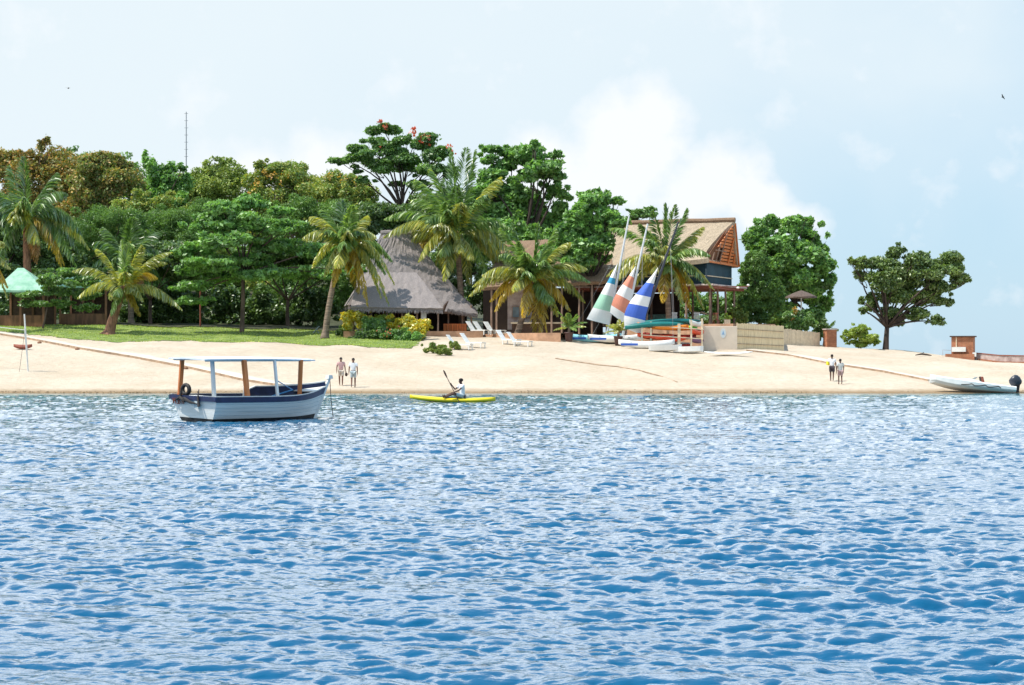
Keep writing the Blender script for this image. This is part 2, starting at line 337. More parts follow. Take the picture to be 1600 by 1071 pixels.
# ------------------------------------------------------------------ ground
def leaf_quads(P, Nrm, size, r, aspect=.5):
    n = len(P); t = r.normal(size=(n, 3)); t -= (t * Nrm).sum(1)[:, None] * Nrm; t /= np.linalg.norm(t, axis=1)[:, None] + 1e-9
    b = np.cross(Nrm, t); s = (size * r.uniform(.6, 1.35, n))[:, None]
    V = np.stack([P - t * s, P + b * s * aspect, P + t * s, P - b * s * aspect], 1)
    return V.reshape(-1, 3)
def sandmat():
    m, nt = new_mat('pale beach sand'); o = N(nt, 'ShaderNodeOutputMaterial'); p = N(nt, 'ShaderNodeBsdfPrincipled', i_Roughness=.95)
    p.inputs['Specular IOR Level'].default_value = .1
    g = N(nt, 'ShaderNodeNewGeometry'); sp = N(nt, 'ShaderNodeSeparateXYZ'); nt.links.new(g.outputs['Position'], sp.inputs[0])
    n = N(nt, 'ShaderNodeTexNoise', i_Scale=.25, i_Detail=6.0); nt.links.new(g.outputs['Position'], n.inputs['Vector'])
    c = ramp(nt, n.outputs['Fac'], ((.35, (.51, .425, .325)), (.65, (.585, .50, .40))))
    n2 = N(nt, 'ShaderNodeTexNoise', i_Scale=2.5, i_Detail=4.0); nt.links.new(g.outputs['Position'], n2.inputs['Vector'])
    c = mixc(nt, 1.0, c, ramp(nt, n2.outputs['Fac'], ((.3, (.88, .86, .84)), (.65, (1, 1, 1)))), 'MULTIPLY')
    wet = math_(nt, 'ADD', sp.outputs[2], math_(nt, 'MULTIPLY', math_(nt, 'SUBTRACT', n2.outputs['Fac'], .5), .10))
    w = ramp(nt, math_(nt, 'MULTIPLY', wet, 1.0), ((.05, (.50, .42, .32)), (.13, (.72, .66, .58)), (.26, (1, 1, 1))))
    c = mixc(nt, 1.0, c, w, 'MULTIPLY')
    nt.links.new(c, p.inputs['Base Color'])
    n3 = N(nt, 'ShaderNodeTexNoise', i_Scale=2.6, i_Detail=7.0, i_Roughness=.7); nt.links.new(g.outputs['Position'], n3.inputs['Vector'])
    b = N(nt, 'ShaderNodeBump', i_Strength=.8, i_Distance=.16); nt.links.new(n3.outputs['Fac'], b.inputs['Height']); nt.links.new(b.outputs[0], p.inputs['Normal'])
    nt.links.new(p.outputs[0], o.inputs[0]); return m
def grid(xs, ys, zf):
    X, Y = np.meshgrid(xs, ys); V = np.stack([X.ravel(), Y.ravel(), zf(X, Y).ravel()], 1)
    nx, ny = len(xs), len(ys); i = np.arange(ny - 1)[:, None] * nx + np.arange(nx - 1)[None]
    Fq = np.stack([i, i + 1, i + 1 + nx, i + nx], -1).reshape(-1, 4); return V, Fq
xs = np.concatenate([np.linspace(-400, -72, 30), np.arange(-70, 70.1, .5), np.linspace(72, 400, 30)])
ys = np.concatenate([np.linspace(90, 110, 8), np.arange(110.5, 242, .5), [300, 500]])
V, Fq = grid(xs, ys, lambda X, Y: ground(X, np.minimum(Y, 240)))
o = npmesh('beach', V, Fq, sandmat(), smooth=True); o['kind'] = 'structure'
def inpoly(px, py, poly):
    c = np.zeros(px.shape, bool); n = len(poly)
    for i in range(n):
        x1, y1 = poly[i]; x2, y2 = poly[(i + 1) % n]
        if y1 == y2: continue
        k = ((y1 > py) != (y2 > py)) & (px < (x2 - x1) * (py - y1) / (y2 - y1) + x1); c ^= k
    return c
def sheet(name, poly, m, lift, st=(.25, .25)):
    p = np.array(poly); xs = np.arange(math.floor(p[:, 0].min()), p[:, 0].max() + st[0], st[0]); ys = np.arange(math.floor(p[:, 1].min()), p[:, 1].max() + st[1], st[1])
    V, Fq = grid(xs, ys, lambda X, Y: ground(X, Y) + lift)
    c = V[Fq].mean(1); k = inpoly(c[:, 0] + .15 * np.sin(c[:, 1] * 5), c[:, 1] + .25 * np.sin(c[:, 0] * 1.7) + .15 * np.sin(c[:, 0] * 4.1), poly)
    Fq = Fq[k]; u, inv = np.unique(Fq.ravel(), return_inverse=True)
    o = npmesh(name, V[u], inv.reshape(-1, 4), m, smooth=True); o['kind'] = 'structure'; return o
front = [gp(*a) for a in ((-120, 505), (-10, 516), (60, 524), (110, 530), (150, 533), (300, 533), (420, 535), (560, 541), (640, 545))]
lawn = [(a.x, a.y) for a in front] + [(-6.5, 145.5), (-7.0, 152), (-7.0, 158), (-12, 160), (-60, 161), (-60, front[0].y)]
lawnm = mat('mown lawn', (.14, .22, .045), .9, .25, .9, .04, rgb2=(.24, .30, .075), bscale=14)
sheet('lawn', lawn, lawnm, .03)
forest = [(-75, 158), (-40, 158), (-16, 156.5), (-8, 157), (4, 160), (17, 166), (26, 168), (24, 240), (-75, 240)]
sheet('forest_floor', forest, mat('leaf litter', (.045, .05, .022), .95, .4, .6, .05), .10, (.5, .5))
# blades of grass over the lawn, thicker along its edge
n = 26000
X = rng.uniform(-52, -6, n * 3); Y = rng.uniform(134, 162, n * 3); k = inpoly(X, Y + .1, lawn); X = X[k][:n]; Y = Y[k][:n]; n = len(X)
Z = ground(X, Y); hgt = rng.uniform(.05, .13, n); a = rng.uniform(0, np.pi, n); w = rng.uniform(.03, .07, n)
dx = np.cos(a) * w; dy = np.sin(a) * w; lx = rng.normal(0, .04, n); ly = rng.normal(0, .04, n)
V = np.stack([np.stack([X - dx, Y - dy, Z], 1), np.stack([X + dx, Y + dy, Z], 1), np.stack([X + lx, Y + ly, Z + hgt], 1)], 1).reshape(-1, 3)
o = npmesh('grass', V, np.arange(n * 3).reshape(-1, 3), L['grass']); o['kind'] = 'stuff'; tag(o, 'short green grass growing over the lawn behind the beach', 'grass')
n = 3200; X = rng.uniform(-48, 48, n); Y = 112.25 + rng.gamma(2.0, .22, n) + .25 * np.sin(X * .35); kk_ = (np.sin(X * .21) + .6 * np.sin(X * .83 + 1) + rng.normal(0, .5, n)) > .3; X = X[kk_]; Y = Y[kk_]
P = np.stack([X, Y, ground(X, Y) + .02], 1); Nn = rng.normal(size=P.shape) * .5 + np.array([0, -.3, 1]); Nn /= np.linalg.norm(Nn, axis=1)[:, None]
V = leaf_quads(P, Nn, .06, rng, .35); o = npmesh('weed_litter', V, np.arange(len(V)).reshape(-1, 4), mat('dry weed', (.10, .075, .04), .9, .3, 3)); o['kind'] = 'stuff'; tag(o, 'dark weed litter washed up along the waterline', 'weed')
# concrete slipway paths
def path(name, line, width, h):
    b = MB(); secs = []
    for i, p in enumerate(line):
        t = (line[min(i + 1, len(line) - 1)] - line[max(i - 1, 0)]); t.z = 0; t.normalize(); nrm = Vector((-t.y, t.x, 0))
        if nrm.y < 0: nrm = -nrm
        q = p + nrm * width; z0 = p.z + h; z1 = max(gz(q.x, q.y) + .05, z0 - .06)
        secs.append([Vector((p.x, p.y, p.z - .3)), Vector((p.x, p.y, z0)), Vector((q.x, q.y, z1)), Vector((q.x, q.y, z1 - .5))])
    b.loft(secs, mi=lambda i, k: 1 if k == 0 else 0); o = b.build(name, [M['concrete'], M['rust2']]); o['kind'] = 'structure'; return o
def refine(pts, n=6):
    out = []
    for (a, b), (c, d) in zip(pts[:-1], pts[1:]):
        for i in range(n): out.append(gp(a + (c - a) * i / n, b + (d - b) * i / n))
    out.append(gp(*pts[-1])); return out
path('path', refine([(-60, 514), (0, 524), (45, 531), (123, 546), (202, 559), (289, 575), (381, 596), (434, 604)]), 1.15, .15)
path('path', refine([(1166, 549), (1230, 556), (1300, 570), (1380, 582), (1450, 596)]), .9, .12)
# ------------------------------------------------------------------ water: wind waves as real displacement
def ocean(Nn, Ln, peak, rms, wdir, seed, spread=2.0, kmax=60):
    r = np.random.default_rng(seed); k1 = 2 * np.pi * np.fft.fftfreq(Nn, Ln / Nn); KX, KY = np.meshgrid(k1, k1)
    K = np.hypot(KX, KY); K[0, 0] = 1; kp = 2 * np.pi / peak
    c = (KX * wdir[0] + KY * wdir[1]) / K
    P = K ** -3.45 * np.exp(-1.2 * (kp / K) ** 2) * (np.abs(c) ** spread + .04) * np.exp(-(K / kmax) ** 2); P[0, 0] = 0
    H = np.sqrt(P) * np.exp(2j * np.pi * r.random((Nn, Nn)))
    h = np.fft.ifft2(H).real; s = rms / h.std(); H *= s
    dx = np.fft.ifft2(-1j * H * KX / K).real; dy = np.fft.ifft2(-1j * H * KY / K).real
    return h * s, dx, dy, Ln
def samp(o, X, Y):
    h, dx, dy, Ln = o; n = h.shape[0]; u = (X / Ln * n) % n; v = (Y / Ln * n) % n
    i = u.astype(int); j = v.astype(int); fu = u - i; fv = v - j; i %= n; j %= n; i1 = (i + 1) % n; j1 = (j + 1) % n
    return [a[j, i] * (1 - fu) * (1 - fv) + a[j, i1] * fu * (1 - fv) + a[j1, i] * (1 - fu) * fv + a[j1, i1] * fu * fv for a in (h, dx, dy)]
oA = ocean(1024, 41.0, .90, .0160, (.16, .987), 3, 4.0, 70)
oB = ocean(512, 17.3, .34, .0055, (-.12, .99), 5, 1.5, 130)
oC = ocean(256, 83.0, 5.0, .022, (.3, .954), 9, 3.0, 4)
ds = 8.5 * np.exp(np.linspace(0, np.log(113.2 / 8.5), 1150)); ts = np.linspace(-.40, .40, 900)
D, T = np.meshgrid(ds, ts, indexing='ij'); X = T * (D + 4) + 34 * (T / .4) ** 5; Y = D
h1, dx1, dy1 = samp(oA, X, Y); h2, dx2, dy2 = samp(oB, X * .93 + Y * .37, Y * .93 - X * .37); h3, dx3, dy3 = samp(oC, X, Y)
q = np.clip((112.8 - D) / 12, .12, 1)
oG = ocean(256, 61.0, 9.0, 1.0, (.6, .8), 21, .3, 2); g1, g2, g3 = samp(oG, X * .7, Y * .45); gust = np.clip(1 + .13 * g1, .6, 1.4); h1 = h1 * gust; h2 = h2 * np.clip(gust, .7, 1.6)
Z = (h1 + h2 + h3) * q; XX = X + (dx1 * 1.3 + dx2 * 1.3 + dx3) * q; YY = Y + (dy1 * 1.3 + dy2 * 1.3 + dy3) * q
ny, nx = X.shape; i = np.arange(ny - 1)[:, None] * nx + np.arange(nx - 1)[None]
Fq = np.stack([i, i + 1, i + 1 + nx, i + nx], -1).reshape(-1, 4)
def watermat():
    m, nt = new_mat('lake water'); o = N(nt, 'ShaderNodeOutputMaterial'); p = N(nt, 'ShaderNodeBsdfPrincipled', i_Roughness=.05, i_IOR=1.38)
    g = N(nt, 'ShaderNodeNewGeometry'); sp = N(nt, 'ShaderNodeSeparateXYZ'); nt.links.new(g.outputs['Position'], sp.inputs[0])
    n0 = N(nt, 'ShaderNodeTexNoise', i_Scale=.08, i_Detail=3.0); nt.links.new(g.outputs['Position'], n0.inputs['Vector'])
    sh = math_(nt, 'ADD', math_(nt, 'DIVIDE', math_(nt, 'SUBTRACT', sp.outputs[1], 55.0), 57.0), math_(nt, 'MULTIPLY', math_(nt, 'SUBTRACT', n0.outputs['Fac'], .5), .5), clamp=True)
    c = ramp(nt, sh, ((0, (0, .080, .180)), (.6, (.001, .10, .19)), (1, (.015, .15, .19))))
    nt.links.new(c, p.inputs['Base Color'])
    mp = N(nt, 'ShaderNodeMapping'); mp.inputs['Scale'].default_value = (.55, 1, 1); nt.links.new(g.outputs['Position'], mp.inputs[0])
    n1 = N(nt, 'ShaderNodeTexNoise', i_Scale=9.0, i_Detail=4.0, i_Roughness=.55); nt.links.new(mp.outputs[0], n1.inputs['Vector'])
    b = N(nt, 'ShaderNodeBump', i_Strength=1.0, i_Distance=.013); nt.links.new(n1.outputs['Fac'], b.inputs['Height']); nt.links.new(b.outputs[0], p.inputs['Normal'])
    nt.links.new(p.outputs[0], o.inputs[0]); return m
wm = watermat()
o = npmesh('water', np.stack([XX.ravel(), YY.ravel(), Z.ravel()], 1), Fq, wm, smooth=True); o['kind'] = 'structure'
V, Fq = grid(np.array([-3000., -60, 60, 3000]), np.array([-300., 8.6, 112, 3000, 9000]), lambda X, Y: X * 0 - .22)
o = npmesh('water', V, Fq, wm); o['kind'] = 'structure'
# ------------------------------------------------------------------ plants
def crown_pts(clumps, n, r, sub=12, subr=.36, shell=.35, gap=.16):
    """leaves in lumps over a set of ellipsoids; clumps: (centre, radii)"""
    vol = np.array([c[1][0] * c[1][2] + .5 * c[1][0] * c[1][1] for c in clumps]); vol = vol / vol.sum(); Ps = []; Ns = []
    for (c, rad), f in zip(clumps, vol):
        c = np.array(c); rad = np.array(rad); k = sub; m = max(4, int(n * f / k))
        d = r.normal(size=(k, 3)); d /= np.linalg.norm(d, axis=1)[:, None]
        tf = r.random((k, 1)) < .38; sc = c + d * rad * np.where(tf, r.uniform(.80, 1.04, (k, 1)), r.uniform(.3, .82, (k, 1))); sr = rad * np.where(tf, r.uniform(.10, .22, (k, 1)), r.uniform(subr * .65, subr * 1.3, (k, 1)))
        sr = np.maximum(sr, rad.min() * np.where(tf, .2, .28)); big = np.prod(sr, 1) ** (2 / 3); big = big / big.mean()
        for a, b, g_ in zip(sc, sr, big):
            mm = max(3, int(m * g_ * r.uniform(.7, 1.3))); e = r.normal(size=(mm, 3)); e /= np.linalg.norm(e, axis=1)[:, None]
            q = r.uniform(shell, 1.0, (mm, 1)) ** .6; q = np.where(r.random((mm, 1)) < .16, q * r.uniform(1.0, 1.4, (mm, 1)), q); p = a + e * b * q
            nn = e * .4 + np.array([0, 0, .5]) + r.normal(size=(mm, 3)) * .75
            Ps.append(p); Ns.append(nn)
    P = np.concatenate(Ps); Nn = np.concatenate(Ns); Nn /= np.linalg.norm(Nn, axis=1)[:, None]
    return P, Nn
def limb(b, a, e, r0, r1, r, n=6, sag=.1):
    a = Vector(a); e = Vector(e); L_ = (e - a).length; pts = []; rr = []
    off = Vector((r.normal() * .08, r.normal() * .08, -sag)) * L_
    for i in range(n + 1):
        t = i / n; pts.append(a.lerp(e, t) + off * math.sin(math.pi * t)); rr.append(r0 + (r1 - r0) * t)
    b.tube(pts, rr, 6); return pts
BIG = ('almond', 'vivid')
def tree(name, label, d, base, fork, clumps, leaf, size, n, seed=0, trunk=.2, bark='bark', cat='tree', group=None, depth=.85, sub=17, subr=.38, flowers=None, dd=0, skirt=0, shell=.35, limbs=True, aspect=.5):
    r = np.random.default_rng(seed + 100); s = d / F; n = int(n * 2.3); size *= (.92 if d > 170 else 1.0)
    if leaf in BIG and cat == 'tree': n = int(n * .62); size *= 1.18; clumps = list(clumps)
    if skirt:
        x0 = min(c[0] - c[2] * .5 for c in clumps); x1 = max(c[0] + c[2] * .5 for c in clumps); y = max(c[1] for c in clumps) + 24; a0 = sum(c[2] * c[3] for c in clumps)
        while y < skirt:
            for k in range(3): clumps.append((x0 + (x1 - x0) * (k + .5 + r.uniform(-.25, .25)) / 3, y + r.uniform(-8, 8), (x1 - x0) * .30, 24))
            y += 34
        n = int(n * min(2.2, sum(c[2] * c[3] for c in clumps) / a0))
    bp = W(base[0], base[1], d); bp.z = gz(bp.x, d) - .05
    root = thing(name, label, cat, bp, 0, group)
    fk = W(fork[0], fork[1], d); b = MB()
    mid = bp.lerp(fk, .5) + Vector((r.normal() * .08, r.normal() * .08, 0))
    b.tube([bp - Vector((0, 0, .3)), bp + Vector((0, 0, .15)), mid, fk], [trunk * 1.5, trunk * 1.15, trunk * .95, trunk * .8], 10)
    cl = []
    for c in clumps:
        px, py, rx, ry = c[:4]; off = c[4] if len(c) > 4 else r.uniform(-.55, .55) * min(60, max(c2[2] for c2 in clumps)) * s * depth
        p = W(px, py, d + off + dd); cl.append((p, (rx * s, max(rx * s * depth * .8, ry * s * .6), ry * s)))
        if limbs: limb(b, fk, p, trunk * .5, trunk * .12, r, 6, -.05)
        if limbs:
            for q in range(3): limb(b, p - (p - fk) * .25, p + Vector((r.uniform(-.8, .8) * rx * s, r.uniform(-.5, .5) * rx * s, r.uniform(-.2, .7) * ry * s)), trunk * .16, .012, r, 4)
    b.build('trunk', M[bark], root, bp, smooth=True)
    P, Nn = crown_pts(cl, n, r, sub, subr, shell)
    V = leaf_quads(P, Nn, size, r, aspect); npmesh('crown', V, np.arange(len(V)).reshape(-1, 4), L[leaf], root, off=bp)
    if flowers:
        key, pts, m = flowers
        for fx, fy, fr in pts:
            c = W(fx, fy, d - .6 * cl[0][1][1]); P = np.array(c) + r.normal(size=(m, 3)) * fr * s * .5
            Nn = r.normal(size=P.shape) + np.array([0, -.4, .6]); Nn /= np.linalg.norm(Nn, axis=1)[:, None]
            V = leaf_quads(P, Nn, size * .8, r, .8); npmesh('flower_cluster', V, np.arange(len(V)).reshape(-1, 4), L[key], root, off=bp)
    return root
def frond(name, parent, off, a, tip, rise, wid, leafm, r, nl=34, droop=.75, rach=.018, start=.12):
    """a feather leaf: rachis arcing from a to tip, leaflets hanging both sides"""
    a = np.array(a); tip = np.array(tip); Lh = np.linalg.norm(tip - a); c = a * .5 + tip * .5 + np.array([0, 0, rise * Lh])
    t = np.linspace(0, 1, nl)[:, None]
    p = (1 - t) ** 2 * a + 2 * t * (1 - t) * c + t * t * tip
    tg = 2 * (1 - t) * (c - a) + 2 * t * (tip - c); tg /= np.linalg.norm(tg, axis=1)[:, None] + 1e-9
    side = np.cross(tg, np.array([0, 0, 1.0])); sn = np.linalg.norm(side, axis=1)[:, None]
    alt = np.array([math.cos(7 * wid), math.sin(7 * wid), 0.])[None].repeat(nl, 0); side = np.where(sn > .25, side / (sn + 1e-9), alt)
    for i in range(1, nl):           # keep the side continuous
        if (side[i] * side[i - 1]).sum() < 0: side[i] *= -1
    Vs = []
    k = t[:, 0] > start; tt = t[:, 0][k]; pp = p[k]; tgk = tg[k]; sd_ = side[k]; m = len(tt)
    ll = wid * (np.sin(np.pi * np.clip(tt * .86 + .12, 0, 1)) ** .6) * r.uniform(.85, 1.1, m)
    for sgn in (-1, 1):
        for rep in (0, 1):
            tj = np.clip(r.normal(0, .35 / nl, m), -.02, .02)[:, None] + rep * .5 / nl
            q0 = pp + tgk * tj * Lh
            dn = np.array([0, 0, -1.0]) + tgk * tgk[:, 2:3]
            dr = sgn * sd_ * (1 - droop * .5) + tgk * (.40 + .5 * tt[:, None]) + dn * droop * r.uniform(.6, 1.25, (m, 1)) + r.normal(0, .09, (m, 3))
            dr /= np.linalg.norm(dr, axis=1)[:, None]; l = ll[:, None]
            q1 = q0 + dr * l * .55; d2 = dr + np.array([0, 0, -.45 * droop]); d2 /= np.linalg.norm(d2, axis=1)[:, None]; q2 = q1 + d2 * l * .45
            wv = np.cross(dr, r.normal(size=(m, 3))); wv /= np.linalg.norm(wv, axis=1)[:, None]; wv *= (.036 + .022 * wid)
            Vs.append(np.stack([q0, q1 + wv, q2, q1 - wv], 1).reshape(-1, 3))
    # rachis as a thin three-sided rod
    rp = []; sel = np.linspace(0, nl - 1, 9).astype(int)
    for i0, i1 in zip(sel[:-1], sel[1:]):
        r0 = rach * (1 - t[i0, 0] * .8); r1 = rach * (1 - t[i1, 0] * .8); u = np.array([0, 0, 1.])
        for v in (side, ):
            A, B = p[i0], p[i1]; s0, s1 = side[i0], side[i1]
            rp.append(np.stack([A - s0 * r0, B - s1 * r1, B + s1 * r1 + u * .0, A + s0 * r0])); rp.append(np.stack([A - u * r0 * 1.2, B - u * r1 * 1.2, B + u * r1 * 1.2, A + u * r0 * 1.2]))
    V = np.concatenate(Vs + rp); return npmesh(name, V, np.arange(len(V)).reshape(-1, 4), L[leafm], parent, off=off)
def palm(label, d, trunkpx, tips, seed, r0=.17, r1=.12, wid=.62, dep=.75, bark='barkpalm', extra=8, name='palm_tree', pal=('palm', 'palmy', 'palmo'), droop=.92, group=None, nuts=False, nl=50):
    """trunkpx: base ... crown heart in photo pixels; tips: (dx, dy, rise, tone) of each frond's end from the heart"""
    r = np.random.default_rng(seed); s = d / F
    r0 *= 1.45; r1 *= 1.3
    pts = [W(x, y, d) for x, y in trunkpx]; pts[0].z = gz(pts[0].x, d) - .1; base = pts[0].copy()
    root = thing(name, label, 'palm', base, 0, group)
    sm = []; m = len(pts)
    for i in range(m - 1):
        for j in range(5):
            t = j / 5; p0 = pts[max(i - 1, 0)]; p1 = pts[i]; p2 = pts[i + 1]; p3 = pts[min(i + 2, m - 1)]
            sm.append(.5 * ((2 * p1) + (p2 - p0) * t + (2 * p0 - 5 * p1 + 4 * p2 - p3) * t * t + (3 * p1 - p0 - 3 * p2 + p3) * t ** 3))
    sm.append(pts[-1]); k = len(sm); b = MB(); b.tube(sm, [(r0 * 1.7 if i == 0 else r0 * 1.25 if i == 1 else r0 + (r1 - r0) * i / k) * (1 + .05 * (i % 2)) for i in range(k)], 10)
    b.build('trunk', M[bark], root, base, smooth=True)
    h = np.array(pts[-1]); T = list(tips); R0 = np.mean([math.hypot(a[0], a[1]) for a in tips])
    for i in range(extra + 6):
        an = r.uniform(0, 2 * math.pi); T.append((R0 * .35 * math.cos(an) * r.uniform(.3, 1.2), -R0 * r.uniform(-.5, .6), .3, r.integers(0, 2)))
    for i, (dx, dy, rise, tone) in enumerate(T):
        if abs(dx) > 30: rise = rise * 1.25 + .06
        Lx = math.hypot(dx, dy); fore = math.sqrt(max(.05, 1.0 - min(1, (Lx / (R0 * 1.25))) ** 2)) * R0 * s * dep
        yy = fore * (1 if i % 2 else -1) * r.uniform(.5, 1.1)
        if tone == 3: yy *= .4
        tip = h + np.array([dx * s, yy, -dy * s]); a = h + np.array([dx * s, yy, 0]) / (Lx * s + 1) * .12
        frond('frond', root, base, a, tip, rise, wid * 1.5 * r.uniform(.85, 1.15), (pal + ('palmd', 'palmg'))[int(tone)], r, nl=nl, droop=droop * r.uniform(.85, 1.15))
    b = MB(); b.ball(pts[-1], (.22, .22, .35)); b.build('crown_heart', M['barkred'], root, base, smooth=True)
    if nuts:
        for q in range(5):
            b = MB(); b.ball(pts[-1] + Vector((r.uniform(-.25, .35), -.25 + r.uniform(-.1, .1), r.uniform(-.45, -.1))), (.12, .12, .15)); b.build('coconut', M['orangewood'], root, base, smooth=True)
    return root
# --- far wooded rise
BG = 'trees on the wooded rise behind the lawn'
tree('broadleaf_tree', 'rusty orange tree with pointed top at the upper left of the wooded rise', 205, (75, 470), (75, 330), [(72, 255, 52, 30), (38, 262, 42, 28), (110, 268, 42, 26), (28, 290, 45, 38), (75, 292, 55, 38), (68, 226, 12, 14), (12, 250, 30, 22), (115, 300, 40, 30)], 'rust', .20, 15000, 1, group=BG, skirt=470, sub=24)
tree('broadleaf_tree', 'brown mauve tree between the rusty tree and the vivid green one', 198, (165, 470), (165, 330), [(160, 265, 45, 28), (185, 290, 45, 34), (140, 300, 45, 36), (150, 330, 50, 26), (170, 250, 26, 16)], 'mauve', .19, 12000, 2, group=BG, skirt=470, sub=24)
tree('broadleaf_tree', 'mid green tree peeping over the brown mauve tree', 222, (200, 480), (200, 330), [(195, 258, 36, 22), (125, 250, 36, 20), (215, 275, 26, 26), (90, 262, 28, 20)], 'mid', .2, 8000, 3, group=BG, skirt=470)
tree('broadleaf_tree', 'vivid green tree with an upright spike left of the thin mast', 200, (255, 480), (255, 320), [(236, 268, 16, 26), (228, 244, 6, 10), (262, 268, 20, 16), (275, 285, 26, 24), (250, 295, 30, 28), (285, 262, 10, 8)], 'vivid', .19, 8000, 4, group=BG, skirt=470)
tree('broadleaf_tree', 'pale olive tree right of the thin mast', 208, (330, 480), (330, 340), [(335, 268, 32, 22), (310, 290, 46, 30), (365, 275, 26, 20), (345, 305, 50, 34), (290, 305, 36, 30), (352, 254, 16, 8)], 'olive', .17, 14000, 5, group=BG, skirt=470, sub=24)
tree('broadleaf_tree', 'yellowish olive tree with orange blossom on the skyline', 205, (440, 480), (440, 340), [(425, 265, 26, 18), (450, 272, 34, 20), (408, 292, 32, 30), (470, 290, 40, 28), (440, 312, 52, 32), (405, 258, 10, 10)], 'yolive', .17, 14000, 6, group=BG, skirt=470, flowers=('orange', [(412, 268, 6), (425, 276, 10), (445, 280, 12), (395, 300, 14), (400, 285, 8), (480, 290, 8)], 22), sub=24)
tree('broadleaf_tree', 'olive tree with yellow flecks left of the tall tulip tree', 202, (535, 480), (535, 350), [(525, 285, 36, 20), (555, 295, 30, 22), (505, 310, 46, 34), (550, 325, 45, 34), (575, 305, 20, 18)], 'yolive', .17, 12000, 7, group=BG, skirt=470, flowers=('orange', [(515, 275, 8), (535, 277, 8), (555, 282, 8)], 18), sub=24)
tree('broadleaf_tree', 'lime green rounded tree below the vivid green spike', 190, (240, 490), (240, 370), [(235, 312, 40, 22), (270, 330, 40, 24), (205, 330, 36, 22), (240, 345, 50, 26)], 'yolive', .17, 9000, 8, group=BG, skirt=470)
tree('feathery_tree', 'dark feathery tree behind the small leaning palm', 182, (170, 500), (170, 400), [(150, 338, 45, 30), (190, 350, 45, 32), (130, 370, 40, 34), (175, 385, 55, 34), (215, 370, 36, 34)], 'feather', .16, 13000, 9, aspect=.22, group=BG, skirt=470)
tree('feathery_tree', 'soft green feathery tree behind the left part of the tiered almond tree', 184, (260, 500), (260, 400), [(250, 345, 42, 26), (285, 350, 40, 26), (320, 330, 36, 24), (240, 385, 45, 34), (300, 375, 45, 34)], 'feather', .16, 12000, 10, aspect=.22, group=BG, skirt=470)
tree('feathery_tree', 'dark green tree behind the right part of the tiered almond tree', 186, (480, 500), (480, 400), [(470, 330, 45, 26), (520, 335, 45, 28), (440, 350, 45, 30), (500, 370, 50, 34), (550, 360, 40, 34)], 'feather', .17, 12000, 11, aspect=.3, group=BG, skirt=470)
tree('broadleaf_tree', 'dark green tree under the tulip tree behind the grey thatch', 182, (600, 500), (600, 400), [(590, 335, 42, 26), (630, 345, 40, 26), (570, 365, 45, 34), (640, 375, 45, 34), (665, 330, 30, 30)], 'dark', .18, 12000, 12, group=BG, skirt=470)
tree('broadleaf_tree', 'dark green tree filling the gap behind the two central palms', 176, (720, 500), (720, 440), [(690, 330, 40, 40), (730, 340, 45, 45), (720, 400, 55, 40), (770, 420, 50, 40), (700, 440, 50, 36)], 'dark', .18, 14000, 13, group=BG, skirt=470)
tree('broadleaf_tree', 'dark green tree at the far left edge behind the green roofed shelter', 180, (10, 500), (10, 420), [(0, 350, 50, 40), (40, 380, 45, 36), (-30, 400, 50, 40), (80, 405, 45, 30), (110, 400, 40, 30)], 'dark', .18, 14000, 14, group=BG, skirt=470)
tree('tulip_tree', 'tall open tree with scarlet flowers rising above the skyline', 186, (622, 500), (628, 330), [(600, 205, 26, 14), (565, 238, 34, 16), (612, 232, 32, 16), (648, 222, 34, 16), (685, 240, 26, 18), (590, 262, 40, 14), (640, 258, 28, 12), (540, 250, 24, 9), (668, 266, 30, 12), (622, 288, 14, 7), (700, 268, 18, 14), (570, 280, 18, 7), (655, 290, 24, 10), (625, 245, 30, 12), (583, 222, 20, 10)], 'mid', .20, 12000, 15, trunk=.24, bark='barkdark', sub=9, subr=.42,
     flowers=('red', [(603, 198, 5), (594, 190, 3), (645, 205, 6), (665, 215, 6), (659, 221, 6), (668, 222, 5), (702, 232, 6), (706, 238, 4), (595, 229, 3)], 20))
# --- broad trees behind the huts
tree('broadleaf_tree', 'tall dense tree with layered top behind the right hand palms', 166, (815, 500), (815, 400), [(775, 238, 34, 12), (830, 236, 42, 13), (868, 241, 14, 6), (866, 256, 18, 7), (800, 262, 55, 20), (848, 270, 40, 20), (765, 290, 40, 24), (820, 300, 55, 26), (865, 300, 30, 18), (785, 330, 50, 30), (850, 335, 42, 32), (882, 345, 22, 32), (810, 370, 60, 34), (870, 375, 40, 32), (770, 370, 36, 28), (845, 400, 50, 26), (742, 310, 18, 18), (836, 226, 8, 7)], 'almond', .20, 36000, 16, trunk=.3, bark='barkdark', sub=13, subr=.4)
tree('broadleaf_tree', 'lower bright green tree spilling over the left end of the tan thatch', 150, (928, 530), (925, 440), [(930, 312, 34, 14), (962, 314, 14, 6), (905, 335, 34, 22), (945, 335, 26, 16), (925, 360, 36, 20), (880, 370, 30, 24), (905, 390, 36, 24), (940, 380, 26, 18), (965, 350, 20, 10), (870, 400, 34, 18), (905, 412, 30, 12), (935, 402, 22, 10)], 'almond', .19, 17000, 17, trunk=.2, bark='barkdark')
tree('broadleaf_tree', 'thin wispy tree top poking above the ridge of the tan thatch', 172, (1000, 500), (1000, 380), [(1000, 335, 24, 10), (1015, 328, 12, 6), (985, 345, 16, 9)], 'mid', .15, 1500, 18, trunk=.14, group=None)
